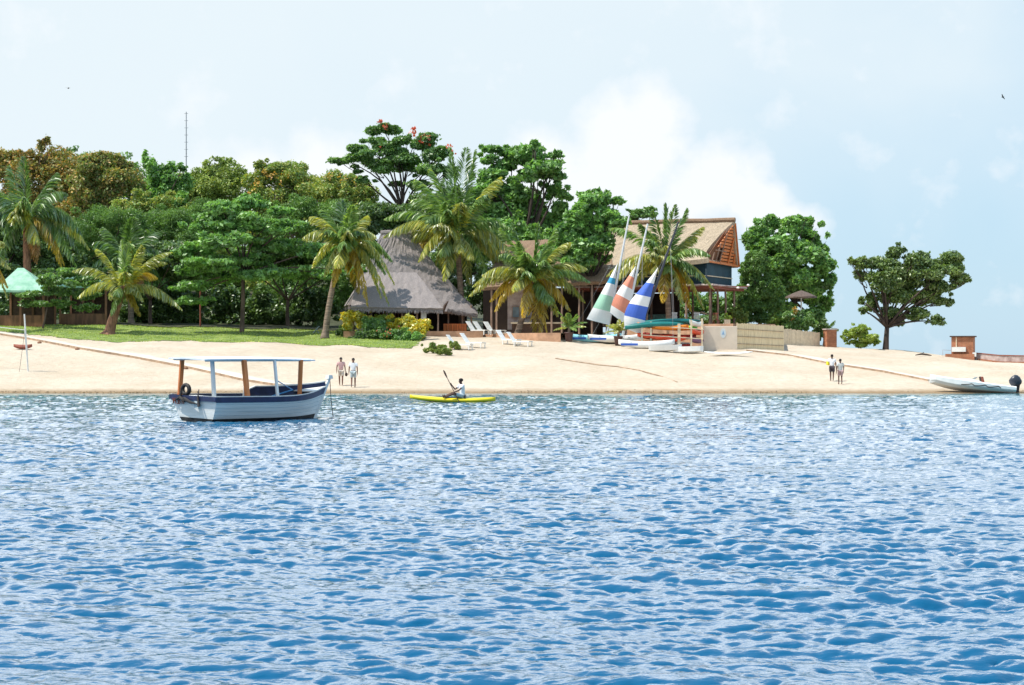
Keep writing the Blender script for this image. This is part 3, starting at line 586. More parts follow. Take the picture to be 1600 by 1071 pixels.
tree('broadleaf_tree', 'big round glossy tree right of the tan thatched building', 163, (1240, 530), (1240, 470), [(1205, 355, 34, 18), (1250, 355, 36, 18), (1185, 378, 24, 24), (1275, 378, 24, 20), (1230, 385, 55, 28), (1285, 410, 18, 24), (1200, 415, 40, 32), (1255, 420, 46, 32), (1290, 440, 16, 22), (1240, 455, 55, 26), (1285, 475, 20, 18), (1205, 455, 32, 30), (1225, 490, 45, 26), (1270, 495, 28, 14)], 'almond', .20, 30000, 19, trunk=.3, bark='barkdark', sub=14, subr=.38)
tree('feathery_tree', 'dark fine leaved bushy tree beside the posts of the tan thatched building', 157, (1188, 525), (1188, 495), [(1185, 412, 24, 24), (1195, 440, 28, 28), (1168, 440, 20, 30), (1170, 465, 24, 26), (1200, 475, 30, 28), (1178, 492, 26, 22)], 'feather', .16, 16000, 20, aspect=.3)
tree('shore_tree', 'lone spreading tree standing on the sand spit against the sky', 151, (1384, 546), (1386, 512), [(1403, 395, 17.92, 14.2), (1376, 416, 31.36, 18.46), (1345, 411, 19.04, 9.94), (1331, 408, 7.84, 7.1), (1432, 410, 29.12, 19.88), (1475, 410, 31.36, 19.88), (1500, 436, 19.04, 11.36), (1512, 436, 7.84, 5.68), (1466, 435, 40.32, 21.3), (1420, 430, 38.08, 22.72), (1380, 440, 26.88, 21.3), (1405, 458, 33.6, 19.88), (1445, 462, 33.6, 18.46), (1362, 472, 13.44, 15.62), (1475, 468, 17.92, 11.36), (1388, 487, 22.4, 12.78), (1428, 492, 26.88, 11.36), (1463, 502, 15.68, 8.52), (1405, 504, 13.44, 7.1), (1344, 430, 10.08, 9.94), (1346, 470, 6.72, 7.1), (1348, 484, 7.84, 5.68)], 'shore', .14, 20000, 21, trunk=.22, bark='barkdark', sub=18, subr=.38, shell=.25)
tree('shrub', 'lime green rounded shrub left of the lone shore tree', 150, (1345, 545), (1345, 532), [(1342, 514, 18, 9), (1328, 524, 15, 9), (1355, 526, 16, 9), (1342, 534, 20, 8), (1366, 534, 9, 6)], 'ylime', .11, 3000, 22, trunk=.05, cat='shrub')
tree('shrub', 'bushy green shrub with orange blossom spilling over the cane fence', 151, (1247, 540), (1248, 528), [(1248, 498, 22, 14), (1243, 516, 16, 16), (1262, 505, 16, 14), (1248, 530, 12, 8)], 'mid', .12, 5000, 23, trunk=.06, cat='shrub', flowers=('orange', [(1240, 492, 5), (1239, 500, 5), (1243, 484, 4)], 30))
tree('shrub', 'dark green shrub between the cane fence and the brick pillar', 152, (1277, 536), (1277, 528), [(1275, 523, 12, 9), (1282, 510, 12, 10)], 'dark', .11, 2200, 24, trunk=.05, cat='shrub')
# --- tiered almond and small trees on the lawn
tree('almond_tree', 'wide tiered almond tree shading the lawn behind the moored boat', 150, (378, 517), (380, 430), [(300, 446, 34, 8), (340, 412, 52, 11), (300, 420, 34, 12), (395, 405, 46, 11), (450, 424, 52, 11), (520, 430, 40, 8), (556, 424, 20, 5), (300, 388, 34, 14), (350, 375, 52, 14), (430, 385, 60, 12), (498, 392, 45, 10), (370, 345, 45, 16), (320, 350, 38, 16), (415, 355, 40, 14), (465, 352, 24, 8), (385, 318, 32, 14), (345, 325, 26, 12), (440, 330, 20, 7), (400, 312, 12, 8), (345, 432, 40, 9), (400, 430, 40, 9), (305, 470, 30, 6)], 'vivid', .19, 46000, 30, trunk=.17, sub=22, subr=.32, bark='bark', depth=1.1)
tree('frangipani_tree', 'small flat topped tree in front of the green roofed shelter', 149, (67, 517), (74, 478), [(105, 425, 34, 8), (78, 437, 30, 9), (128, 440, 28, 9), (95, 455, 36, 9), (55, 462, 24, 7), (130, 462, 26, 8), (85, 475, 34, 6), (135, 480, 22, 7), (40, 475, 18, 5)], 'mid', .14, 9000, 31, trunk=.07, bark='bark', sub=10)
tree('broadleaf_tree', 'spreading dark tree added to shade the bushes between the leaning palm and the rusty pole', 163, (235, 517), (235, 470), [(180, 425, 50, 14), (240, 418, 50, 16), (300, 425, 50, 14), (215, 400, 60, 18), (275, 395, 60, 18)], 'dark', .19, 12000, 36, trunk=.16, depth=1.5)  # tree added so its crown shades the bushes behind the lawn
tree('broadleaf_tree', 'spreading dark tree added to shade the bushes behind the almond tree and the curved palm', 163, (450, 517), (450, 470), [(385, 422, 50, 14), (440, 418, 50, 16), (500, 425, 50, 14), (415, 400, 60, 18), (475, 395, 60, 18), (535, 420, 40, 14)], 'dark', .19, 12000, 37, trunk=.16, depth=1.5)  # second crown added to cast shade on the bushes
# dense dark undergrowth behind the lawn, bush by bush
HB = 'dark undergrowth bushes behind the lawn'
for i, (x, y, rx, ry, d, lab) in enumerate(((130, 480, 45, 26, 166, 'dark bush between the small flat topped tree and the leaning palm'), (225, 470, 45, 38, 167, 'dark bush right of the leaning palm'),
        (300, 475, 45, 34, 168, 'dark bush behind the rusty pole'), (365, 478, 45, 34, 169, 'dark bush behind the almond tree trunk'), (430, 475, 48, 36, 168, 'dark bush right of the almond tree trunk'),
        (490, 478, 36, 34, 167, 'dark bush behind the foot of the tall curved palm'), (10, 478, 40, 28, 168, 'dark bush behind the green roofed shelter'))):
    tree('bush', lab, d, (x, 517), (x, 505), [(x - rx * .4, y, rx * .7, ry), (x + rx * .4, y + 3, rx * .7, ry * .9), (x, y + ry * .6, rx, ry * .6)], 'dark', .17, 5000, 40 + i, trunk=.08, cat='bush', group=HB, sub=14, shell=.1)
# --- border shrubs beside the grey thatched hut
SH = 'flowering shrubs beside the grey thatched hut'
for i, (x, y, rx, ry, d, lf, n, lab, fl) in enumerate((
        (560, 500, 30, 24, 145.4, 'croton', 3200, 'yellow green croton at the left end of the flower bed', None), (585, 508, 24, 20, 144.4, 'mid', 2600, 'leafy green shrub left of the pale croton', None),
        (598, 497, 16, 14, 145.9, 'ylime', 1200, 'pale lime croton below the thatched eave', None), (612, 520, 28, 16, 142.9, 'mid', 2600, 'low green shrub with pink flowers', ('red', [(600, 518, 12), (615, 522, 12)], 10)),
        (630, 503, 26, 18, 144.4, 'croton', 3000, 'yellow croton left of the white notice board', None), (652, 514, 24, 21, 142.9, 'croton', 3200, 'bright yellow croton below the white notice board', None),
        (640, 525, 22, 12, 141.9, 'vivid', 1800, 'glossy green shrub at the right end of the flower bed', None), (572, 525, 26, 10, 143.4, 'dark', 1800, 'dark low shrub at the foot of the flower bed', None),
        (540, 515, 16, 14, 146.4, 'dark', 1500, 'dark shrub beside the curved palm trunk', None))):
    tree('flowering_shrub', lab, d, (x, y + ry + 4), (x, y + ry * .6), [(x - rx * .4, y + 2, rx * .6, ry * .8), (x + rx * .4, y, rx * .6, ry * .8), (x, y + ry * .3, rx * .8, ry * .7)], lf, .115, n, 60 + i, trunk=.04, cat='shrub', group=SH, flowers=fl, sub=9, limbs=False)
for i, (x, y, rx, ry, lab) in enumerate(((678, 543, 20, 9, 'grey green beach plant left of the loungers'), (697, 549, 16, 7, 'straggling beach plant nearest the water'), (712, 540, 11, 7, 'small olive beach plant beside the white lounger'))):
    g = gp(x, y + ry); tree('beach_plant', lab, g.y, (x, y + ry), (x, y + 2), [(x - rx * .4, y, rx * .6, ry), (x + rx * .4, y + 2, rx * .6, ry * .8)], 'yolive', .075, 1500, 75 + i, trunk=.03, cat='plant', group='low plants on the sand by the loungers', limbs=False, sub=8)
# --- palms
palm('tall curved coconut palm leaning over the lawn left of the grey thatch', 144.8, [(507, 525), (514, 480), (524, 430), (540, 385)],
     [(-52, -45, .25, 1), (-38, -58, .2, 0), (-62, -12, .35, 1), (-55, 30, .5, 1), (-30, 45, .6, 1), (-8, -72, .08, 4), (12, -60, .1, 0), (30, -50, .25, 1), (48, -15, .4, 1), (70, 20, .45, 0), (76, 58, .5, 1), (55, 78, .5, 1), (35, 90, .45, 2), (18, 70, .4, 2), (-18, 62, .5, 2), (60, 40, .5, 0), (25, -20, .5, 4), (-22, 20, .5, 4), (68, 90, .4, 1)], 201, wid=.72, extra=8)
palm('tallest coconut palm in the middle with fronds against the sky', 152, [(722, 520), (720, 460), (716, 400), (714, 368)],
     [(-8, -125, .04, 4), (14, -135, .03, 4), (28, -128, .04, 4), (-40, -105, .12, 0), (-62, -85, .2, 0), (-70, -60, .25, 0), (66, -88, .15, 1), (-112, -28, .28, 0), (-112, 2, .3, 1), (-104, 26, .3, 1), (-58, 40, .45, 1), (-70, 20, .35, 2), (80, -12, .3, 0), (84, 8, .35, 0), (90, 40, .4, 1), (78, 62, .42, 1), (50, 70, .4, 0), (20, 72, .4, 1), (-18, 70, .4, 1), (-38, 62, .4, 1), (45, -60, .2, 4), (-20, -90, .1, 4), (0, -70, .2, 4), (40, -30, .4, 0), (-45, -20, .4, 0), (96, 72, .35, 1)], 202, wid=.88, extra=10, nuts=True, r0=.19)
palm('coconut palm with forked yellowing fronds behind the sun loungers', 144, [(806, 535), (812, 510), (822, 475), (832, 440)],
     [(-48, -82, .1, 0), (-30, -90, .06, 4), (8, -88, .05, 4), (34, -80, .1, 0), (56, -60, .2, 1), (-98, 20, .38, 1), (-76, -10, .3, 1), (-92, 5, .32, 1), (-58, 44, .45, 2), (-66, 28, .4, 2), (-15, 55, .4, 2), (10, 92, .5, 2), (22, 78, .45, 2), (84, -22, .28, 1), (88, 0, .3, 0), (82, 30, .4, 1), (58, 44, .4, 2), (40, 50, .4, 1), (-20, -60, .15, 0), (20, -55, .2, 4), (-50, -40, .3, 0), (60, -20, .35, 0), (0, -30, .5, 4), (30, 20, .5, 1), (-30, 15, .5, 1)], 203, wid=.74, extra=8, r0=.17)
palm('coconut palm in front of the tan thatched building', 146, [(1046, 520), (1044, 480), (1042, 440), (1041, 412)],
     [(-22, -80, .06, 4), (0, -92, .03, 4), (12, -88, .03, 4), (32, -85, .05, 4), (-42, -60, .15, 0), (58, -58, .12, 1), (-88, -55, .22, 0), (-92, 18, .35, 1), (-72, 10, .35, 1), (-55, 40, .4, 1), (-96, 40, .3, 1), (48, -42, .25, 0), (62, -12, .3, 0), (76, 38, .3, 1), (58, 30, .35, 4), (40, 70, .4, 2), (22, 62, .45, 1), (60, 68, .35, 1), (-8, 60, .35, 2), (28, 44, .4, 2), (-30, -35, .3, 0), (30, -30, .3, 4)], 204, wid=.66, extra=8, r0=.15)
palm('short leaning coconut palm on the open lawn at the left', 146, [(170, 519), (176, 500), (186, 470), (192, 452)],
     [(92, 30, .28, 1), (66, -42, .3, 1), (-38, -62, .22, 1), (-25, 8, .4, 1), (30, -66, .15, 1), (-5, -75, .05, 0), (-66, 12, .35, 1), (-78, -30, .25, 1), (10, -70, .06, 0), (48, -20, .4, 2), (35, 18, .5, 1), (22, 40, .5, 2), (-15, 40, .5, 0), (72, -58, .2, 1)], 205, wid=.6, extra=3, bark='barkred', r0=.3, r1=.15, dep=.5)
palm('dark palm with drooping feathery fronds and reddish trunk at the upper left', 158, [(44, 510), (44, 450), (42, 400), (42, 345)],
     [(-70, 30, .5, 4), (-50, 60, .5, 4), (90, 20, .45, 4), (80, 50, .5, 4), (98, 42, .4, 1), (-80, -10, .4, 4), (70, -40, .3, 4), (40, -75, .12, 4), (0, -95, .05, 4), (-30, -85, .1, 4), (-60, -55, .2, 4), (60, -10, .4, 0), (-30, 20, .6, 4), (48, 70, .5, 2), (20, 55, .6, 3), (10, 62, .6, 3), (62, 68, .45, 2), (30, -30, .5, 4), (80, 70, .4, 0)], 206, wid=.95, extra=10, bark='barkred', r0=.24, r1=.22, droop=1.15, nl=44)
palm('slender green palm behind the short leaning palm', 160, [(205, 515), (204, 470), (202, 430), (200, 410)],
     [(-50, -30, .3, 4), (-40, -55, .15, 4), (10, -66, .05, 4), (45, -50, .2, 4), (62, -10, .35, 4), (50, 30, .5, 4), (-55, 10, .4, 4), (-30, 40, .5, 4), (30, 45, .5, 3)], 207, wid=.8, extra=6, droop=1.0)
palm('palm at the left edge showing only drooping yellow fronds', 146, [(-40, 520), (-38, 470), (-32, 410)],
     [(48, 38, .45, 2), (40, 55, .45, 1), (55, 10, .35, 1), (-40, -50, .2, 1), (-60, 10, .4, 1), (20, -60, .1, 0), (44, -30, .3, 1), (10, 60, .4, 2), (-30, 50, .5, 1)], 208, wid=.6, extra=5)
palm('small spiky palm beside the brick pillar', 154, [(1288, 540), (1288, 520)], [(-14, -18, .2, 4), (0, -22, .05, 4), (14, -18, .2, 4), (22, -6, .3, 4), (-20, -4, .3, 4), (18, 8, .4, 4), (-16, 8, .4, 4)], 209, wid=.3, extra=5, r0=.07, r1=.06, nl=20, name='small_palm')
def potted(label, px, py, tone, seed, s_=1.0):
    g = gd(px, py); r = np.random.default_rng(seed); root = thing('potted_palm', label, 'potted palm', g, 0, 'potted palms on the sand')
    b = MB(); prof = [(.20, 0), (.24, .05), (.27, .30), (.32, .60), (.35, .64), (.35, .70), (.30, .70), (.29, .60)]
    secs = [[Vector((a * math.cos(t * math.pi / 9), a * math.sin(t * math.pi / 9), z)) for t in range(18)] for a, z in prof]; b.loft(secs); b.build('pot', M['pot'], root, smooth=True)
    b = MB(); b.tube([(0, 0, .55), (.02, 0, .8), (.0, 0, 1.05)], [.09, .10, .07], 8); b.build('stem', M['barkpalm'], root)
    for k in range(17):
        an = k * 2.4 + r.uniform(-.3, .3); el = r.uniform(.15, 1.3); ln = r.uniform(1.1, 1.7) * s_
        tip = (math.cos(an) * ln * math.cos(el), math.sin(an) * ln * math.cos(el), 1.05 + ln * math.sin(el) - .35 * ln * math.cos(el))
        frond('frond', root, None, (0, 0, 1.0), tip, .25, .32 * s_, tone if k % 3 else 'palmy', r, nl=20, droop=.5, rach=.012)
potted('potted palm with arching fronds left of the pale aqua catamaran', 889, 141, 'palm', 301)
potted('potted palm in front of the masts of the catamarans', 966, 140, 'palmy', 302, .8)
# ------------------------------------------------------------------ grey thatched hut
def quadroof(b, corners, nu=14, nv=12, th=.28, sag=.0, r=None, bump=.03):
    """a thick thatch slope; corners: bottom-left, bottom-right, top-right, top-left"""
    bl, br, tr, tl = [Vector(c) for c in corners]; nrm = (br - bl).cross(tl - bl).normalized()
    if nrm.z < 0: nrm = -nrm
    top = []; bot = []
    for j in range(nv + 1):
        v = j / nv; a = bl.lerp(tl, v); c = br.lerp(tr, v); s = -sag * math.sin(math.pi * v)
        for i in range(nu + 1):
            u = i / nu; p = a.lerp(c, u) + nrm * (s + (r.normal() * bump if r is not None else 0)); top.append(p + nrm * th * .5); bot.append(p - nrm * th * .5)
    n = nu + 1; f = []
    for j in range(nv):
        for i in range(nu):
            k = j * n + i; f.append((k, k + 1, k + 1 + n, k + n)); o2 = len(top); f.append((o2 + k, o2 + k + n, o2 + k + n + 1, o2 + k + 1))
    o2 = len(top)
    for i in range(nu):
        f.append((i, o2 + i, o2 + i + 1, i + 1)); k = nv * n + i; f.append((k, k + 1, o2 + k + 1, o2 + k))
    for j in range(nv):
        k = j * n; f.append((k, k + n, o2 + k + n, o2 + k)); k = j * n + nu; f.append((k, o2 + k, o2 + k + n, k + n))
    b.add(top + bot, f)
r = np.random.default_rng(5)
hb = gd(640, 150); hut = thing('thatched_hut', 'grey thatched hut with steep hipped roof behind the flower bed', 'hut', hb)
b = MB()
A, B_, Cc, D_ = W(546, 478, 147.5), W(745, 492, 150), W(742, 486, 158), W(540, 480, 157)
Rl, Rr = W(598, 367, 152.5), W(640, 367, 153.2)
quadroof(b, (A, B_, Rr, Rl), 30, 22, .3, .28, r, .025); quadroof(b, (B_, Cc, Rr, Rr + Vector((.02, 0, 0))), 12, 16, .3, .2, r, .02)
quadroof(b, (D_, A, Rl, Rl + Vector((0, .02, 0))), 12, 16, .3, .2, r, .02); quadroof(b, (Cc, D_, Rl, Rr), 16, 10, .3, .1, r, .02)
rf = b.build('roof', M['thatchgrey'], hut, hb)
b = MB(); b.tube([Rl + Vector((-.15, 0, .12)), Rl.lerp(Rr, .5) + Vector((0, 0, .18)), Rr + Vector((.15, 0, .12))], [.20, .24, .20], 8); b.build('ridge_cap', M['thatchgrey'], rf, hb)
b = MB()        # lower eave running forward over the veranda, its right end open
e1, e2 = W(548, 482, 145.2), W(692, 484.5, 145.6); t2, t1 = W(650, 428, 149.2), W(560, 428, 149.0)
quadroof(b, (e1, e2, t2, t1), 22, 10, .26, -.06, r, .02); b.build('veranda_roof', M['thatchgrey'], hut, hb)
b = MB(); v = [e2 + Vector((.03, 0, -.1)), e2 + Vector((.0, 2.6, -.15)), e2 + Vector((.35, 2.6, .75)), e2 + Vector((.12, .3, .35))]
b.add(v + [p + Vector((-.08, 0, 0)) for p in v], [(0, 1, 2, 3), (7, 6, 5, 4), (0, 4, 5, 1), (1, 5, 6, 2), (2, 6, 7, 3), (3, 7, 4, 0)]); b.build('gable_shade', M['darkwood'], hut, hb)  # dark panel across the open gable end, its shade put into the colour
fl = W(700, 519, 148).z
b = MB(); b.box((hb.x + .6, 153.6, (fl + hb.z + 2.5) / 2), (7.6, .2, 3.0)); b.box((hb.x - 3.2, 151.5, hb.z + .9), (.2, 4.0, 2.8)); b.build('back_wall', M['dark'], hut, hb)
b = MB(); b.box((hb.x + .5, 150.0, hb.z - .0), (10.6, 8.4, .5)); b.build('floor_slab', M['terracotta'], hut, hb)
for x in (552, 580, 604, 628, 651, 684, 700, 722, 736):
    dd = 145.9 if x < 690 else 150.2; p = gd(x, dd); b = MB(); top = W(x, 482, dd).z + .25
    b.tube([(p.x, dd, p.z - .1), (p.x + .03, dd, (p.z + top) / 2), (p.x, dd, top)], [.075, .065, .07], 7); b.build('post', M['postwood'], hut, hb)
b = MB()
for k in range(14): q = W(694 + k * 2.6, 512, 149.8); b.box((q.x, q.y, q.z - .15), (.10, .05, .85))
b.box((W(712, 506, 149.8).x, 149.83, W(712, 506, 149.8).z - .05), (1.9, .05, .09)); b.build('balustrade', M['orangewood'], hut, hb)
b = MB()
for k in range(16): q = W(596 + k * 4.4, 506, 151.5); b.box((q.x, q.y, q.z), (.09, .07, 2.0))
b.build('slat_screen', M['wood'], hut, hb)
def fringe(parent, off, ends, m, n, ln, r):
    Ps = []
    for p, q in ends:
        p = np.array(p); q = np.array(q); t = r.random((n, 1)); a = p * (1 - t) + q * t + r.normal(0, .04, (n, 3)); w = (q - p) / np.linalg.norm(q - p) * r.uniform(.02, .06, (n, 1)); h = np.concatenate([r.normal(0, .05, (n, 2)), -r.uniform(.3, 1, (n, 1)) * ln], 1)
        Ps.append(np.stack([a - w, a + w, a + w * .4 + h, a - w * .4 + h], 1).reshape(-1, 3))
    V = np.concatenate(Ps); npmesh('eave_fringe', V, np.arange(len(V)).reshape(-1, 4), m, parent, off=off)
dz_ = Vector((0, 0, -.05))
fringe(hut, hb, [(A + dz_, e1 + dz_), (e1 + dz_, e2 + dz_), (e2 + Vector((.3, 3, .1)), B_ + dz_), (D_ + dz_, A + dz_), (B_ + dz_, Cc + dz_)], M['thatchgrey'], 420, .26, r)
# notice board
g = gp(661, 520); g = gd(661, 146.3); rt = thing('notice_board', 'blank white notice board on a pole before the grey hut', 'sign', g)
b = MB(); c = W(662, 494, 146.3); b.box(c, (.42, .03, .66)); b.build('panel', M['white'], rt, g, bevel=.008)
b = MB(); b.tube([g, (c.x, c.y + .03, c.z + .2)], .02, 6); b.build('pole', M['steel'], rt, g)
# ------------------------------------------------------------------ long low bar building behind the palms
bb = gd(850, 152); bar = thing('bar_building', 'long low brown thatched building in shade behind the middle palms', 'building', bb)
b = MB(); quadroof(b, (W(752, 452, 149), W(962, 441, 149), W(950, 372, 156), W(790, 380, 156)), 26, 12, .28, .1, r, .035)
quadroof(b, (W(962, 441, 160), W(752, 452, 160), W(790, 380, 156.2), W(950, 372, 156.2)), 14, 6, .28, .1, r, .03); b.build('roof', M['thatchbrown'], bar, bb)
zt = W(850, 447, 152).z; zb = W(850, 522, 149).z
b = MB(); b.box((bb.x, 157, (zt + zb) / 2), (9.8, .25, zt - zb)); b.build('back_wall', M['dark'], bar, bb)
b = MB(); b.box((W(812, 0, 150).x, 150.6, (zt + zb) / 2 + .2), (1.9, .2, zt - zb - .3)); wl = b.build('side_wall', M['stonewall'], bar, bb)
for wx in (806, 822):
    b = MB(); q = W(wx, 488, 150.45); b.box(q, (.62, .07, .95)); wn = b.build('window', M['postwood'], bar, bb); b = MB(); b.box(q + Vector((0, -.05, 0)), (.5, .03, .8)); b.build('pane', M['glass'], wn, bb)
b = MB(); q = W(840, 505, 149.6); b.box(q, (4.2, .5, .12)); b.build('counter_top', M['creamwood'], bar, bb)
b = MB(); b.box((q.x, q.y + .1, q.z - .55), (4.0, .3, .95)); b.build('counter', M['darkwood'], bar, bb)
for x in (768, 776, 846, 862, 878, 905, 925, 948):
    b = MB(); p = W(x, 524, 149.2); b.tube([(p.x, p.y, zb - .4), (p.x, p.y, zt + .35)], .08, 7); b.build('post', M['postwood'], bar, bb)
# low terrace retaining wall in front
line = [gp(a, c) for a, c in ((736, 524), (770, 527), (800, 530), (840, 533), (876, 535))]
b = MB(); secs = []
for p in line:
    zt_ = W(800, 521, 143).z; secs.append([Vector((p.x, p.y, p.z - .4)), Vector((p.x, p.y, zt_)), Vector((p.x, p.y + .3, zt_)), Vector((p.x, p.y + .3, p.z - .4))])
b.loft(secs); o = b.build('terrace_wall', M['terracotta']); tag(o, 'low terracotta terrace wall behind the loungers and palm trunk', 'wall')
b = MB(); b.add([Vector((line[0].x, line[0].y + .3, zb - .02)), Vector((line[-1].x, line[-1].y + .3, zb - .02)), Vector((7.5, 158, zb - .02)), Vector((-3.0, 158, zb - .02))], [(0, 1, 2, 3)])
o = b.build('terrace', M['concrete']); o['kind'] = 'structure'
# ------------------------------------------------------------------ tan thatched two-storey building
TB = gd(1080, 150); tb = thing('thatched_building', 'tall open building with tan thatch and orange slatted gable', 'building', TB)
phi = R(24); ax = Vector((math.cos(phi), -math.sin(phi), 0)); nf = Vector((-math.sin(phi), -math.cos(phi), 0))   # ridge direction, front
EC = W(1108, 408, 148.5); BCn = EC - nf * 7.6                # front and back eave corners at the gable
BCn.z = EC.z - .1; pk = EC.lerp(BCn, .5) + ax * .9; pk.z = W(1160, 347, 151).z
Llen = 12.6
def along(p, k): return p - ax * k
b = MB()
# front slope: its lower edge stands back from the verge, the ridge flies out over the gable
nu, nv = 34, 20; top = []; bot = []
lowleft = along(EC, Llen) + nf * 1.3; lowleft.z = W(940, 430, 152).z - .2; hl = along(pk, Llen - .6)
for j in range(nv + 1):
    v = j / nv
    for i in range(nu + 1):
        u = i / nu; e = lowleft.lerp(EC, u) + nf * (.35 * (1 - u)); rd = hl.lerp(pk, u)
        p = e.lerp(rd, v); p.z -= .75 * math.sin(math.pi * v) * (.75 + .25 * u); p += nf * .0 + Vector((0, 0, r.normal() * .018))
        if u > .78: p -= ax * ((u - .78) / .22) ** 1.5 * 1.15 * math.sin(math.pi * v)
        top.append(p + Vector((0, 0, .2))); bot.append(p - Vector((0, 0, .16)))
n = nu + 1; o2 = len(top); f = []
for j in range(nv):
    for i in range(nu): k = j * n + i; f += [(k, k + 1, k + 1 + n, k + n), (o2 + k, o2 + k + n, o2 + k + n + 1, o2 + k + 1)]
for i in range(nu): f.append((i, o2 + i, o2 + i + 1, i + 1))
for j in range(nv): k = j * n; f.append((k, k + n, o2 + k + n, o2 + k)); k += nu; f.append((k, o2 + k, o2 + k + n, k + n))
b.add(top + bot, f)
quadroof(b, (BCn, along(BCn, Llen), hl, pk), 20, 8, .34, .3, r, .02)
rf = b.build('roof', M['thatchtan'], tb, TB)
b = MB(); pts = [hl.lerp(pk, i / 10) + Vector((0, 0, .2 + r.normal() * .01)) for i in range(11)]; b.tube(pts, .2, 8, sq=1.0); b.build('ridge_cap', M['thatchbrown'], rf, TB)
# slatted orange gable under the flying ridge
b = MB(); G0 = EC.lerp(BCn, .06) - ax * .25; G1 = BCn - ax * .05; G2 = pk + Vector((0, 0, -.12)) - ax * .08
nsl = 13
for k in range(nsl):
    v0 = k / nsl; v1 = (k + .70) / nsl; zmid = (v0 + v1) / 2
    a0, a1 = G0.lerp(G2, v0), G1.lerp(G2, v0); c0, c1 = G0.lerp(G2, v1), G1.lerp(G2, v1); s0 = .36 if v0 < .36 else 0
    a0 = a0.lerp(a1, s0); c0 = c0.lerp(c1, s0)
    nn = ax * .05; b.add([a0, a1, c1, c0, a0 - nn, a1 - nn, c1 - nn, c0 - nn], [(0, 1, 2, 3), (7, 6, 5, 4), (0, 4, 5, 1), (1, 5, 6, 2), (2, 6, 7, 3), (3, 7, 4, 0)])
gb = b.build('gable_slats', M['orangewood'], tb, TB)
b = MB()
for t in (.62, .82): q = G0.lerp(G1, t); b.beam(q + ax * .06, q.lerp(G2, .72 if t < .7 else .4) + ax * .06 + (G1 - G0) * .06, .10)
b.beam(G1 + ax * .09, G2 + ax * .09, .16); b.beam(G0 + ax * .04, G1 + ax * .04, .14)
b.build('gable_frame', M['orangewood'], tb, TB)
b = MB()
for t in (.12, .24, .36): q = G0.lerp(G1, t) + ax * .02; b.beam(q, G0.lerp(G2, t * 2) + ax * .02, .07)
q = G0.lerp(G2, .3) + ax * .02; b.beam(q, q + (G1 - G0) * .33, .06); b.build('gable_lattice', M['postwood'], tb, TB)
b = MB(); q0 = G0.lerp(G2, .0) - ax * .35; q1 = q0 + (G1 - G0) * .45; b.add([q0, q1, q1.lerp(G2 - ax * .35, .42), G0.lerp(G2, .9) - ax * .35], [(0, 1, 2, 3)]); b.build('gable_backing', M['wood'], tb, TB, solid=.04)
# teal canvas wall of the upper storey, turning the corner
zf = W(1150, 447, 149).z; ze = EC.z + .1
fc = EC - nf * .55 - ax * .45; gc = fc - nf * 6.4
b = MB(); h_ = ze - zf - .1; c0 = fc; c1 = fc - nf * 2.55
def panel(b, p, q, z0, z1, t=.06):
    d = (q - p); d.z = 0; m = (p + q) / 2; m.z = (z0 + z1) / 2; ang = math.atan2(d.y, d.x); b.box(m, (d.length, t, z1 - z0), ang)
panel(b, along(fc, 11.6), fc, zf + .1, ze + .1); panel(b, fc + ax * .05, gc + ax * .05, zf + .1, ze - .05); b.build('canvas_wall', M['tarp'], tb, TB)
b = MB()
for zz in (ze - .02, zf + (ze - zf) * .38): panel(b, along(fc, 11.6) + nf * .07, fc + nf * .07, zz, zz + .07); panel(b, fc + ax * .12, gc + ax * .12, zz, zz + .07)
b.build('canvas_rail', M['creamwood'], tb, TB)
# floor deck and beams
b = MB(); o0 = fc + nf * .9 + ax * .9; o1 = along(o0, 12.4); o2_ = o1 - nf * 8; o3 = o0 - nf * 8
v = [Vector((p.x, p.y, z)) for z in (zf - .22, zf) for p in (o0, o1, o2_, o3)]; b.add(v, [(0, 1, 2, 3), (4, 7, 6, 5), (0, 4, 5, 1), (1, 5, 6, 2), (2, 6, 7, 3), (3, 7, 4, 0)]); b.build('upper_floor', M['rust'], tb, TB)
b = MB(); b.tube([o1 + Vector((0, 0, zf + .04 - o1.z)), o0 + Vector((0, 0, zf + .04 - o0.z))], .09, 7); b.tube([o0 + Vector((0, 0, zf + .04 - o0.z)), o3 + Vector((0, 0, zf + .04 - o3.z)) + ax * .2], .09, 7); b.build('edge_pole', M['stonewall'], tb, TB)
TZ = W(1120, 508, 148).z
k = 0
for dist in (0, 1.9, 3.5, 5.2, 7.0, 8.8, 10.6):
    for back in ((0, 1.9, 3.9, 6.2) if dist == 0 else (0, 6.2)):
        p = along(o0 - nf * .25 - ax * .35, dist) - nf * back; b = MB(); b.tube([(p.x, p.y, TZ - .05), (p.x + .04 * math.sin(k), p.y, (TZ + zf) / 2), (p.x, p.y, zf - .2)], [.10, .085, .085], 7); b.build('post', M['postwood'], tb, TB); k += 1
b = MB(); panel(b, along(fc, 9.0) - nf * 5.6, fc - nf * 5.6 - ax * 5, TZ, TZ + 1.0); b.build('inner_screen', M['railteal'], tb, TB)
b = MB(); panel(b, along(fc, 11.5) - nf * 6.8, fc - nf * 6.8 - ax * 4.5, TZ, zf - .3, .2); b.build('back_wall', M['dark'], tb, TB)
for lx, ly, lz in ((1169, 452, 146.5), (1153, 456, 146.5)):
    q = W(lx, ly - 6, lz); b = MB(); b.ball(q, (.12, .12, .09)); b.build('flood_lamp', M['white'], tb, TB, smooth=True)
b = MB(); q = W(1169, 448, 146.5); b.beam(o0 + Vector((0, 0, zf - .1 - o0.z)), q, .05); b.build('lamp_arm', M['rust'], tb, TB)
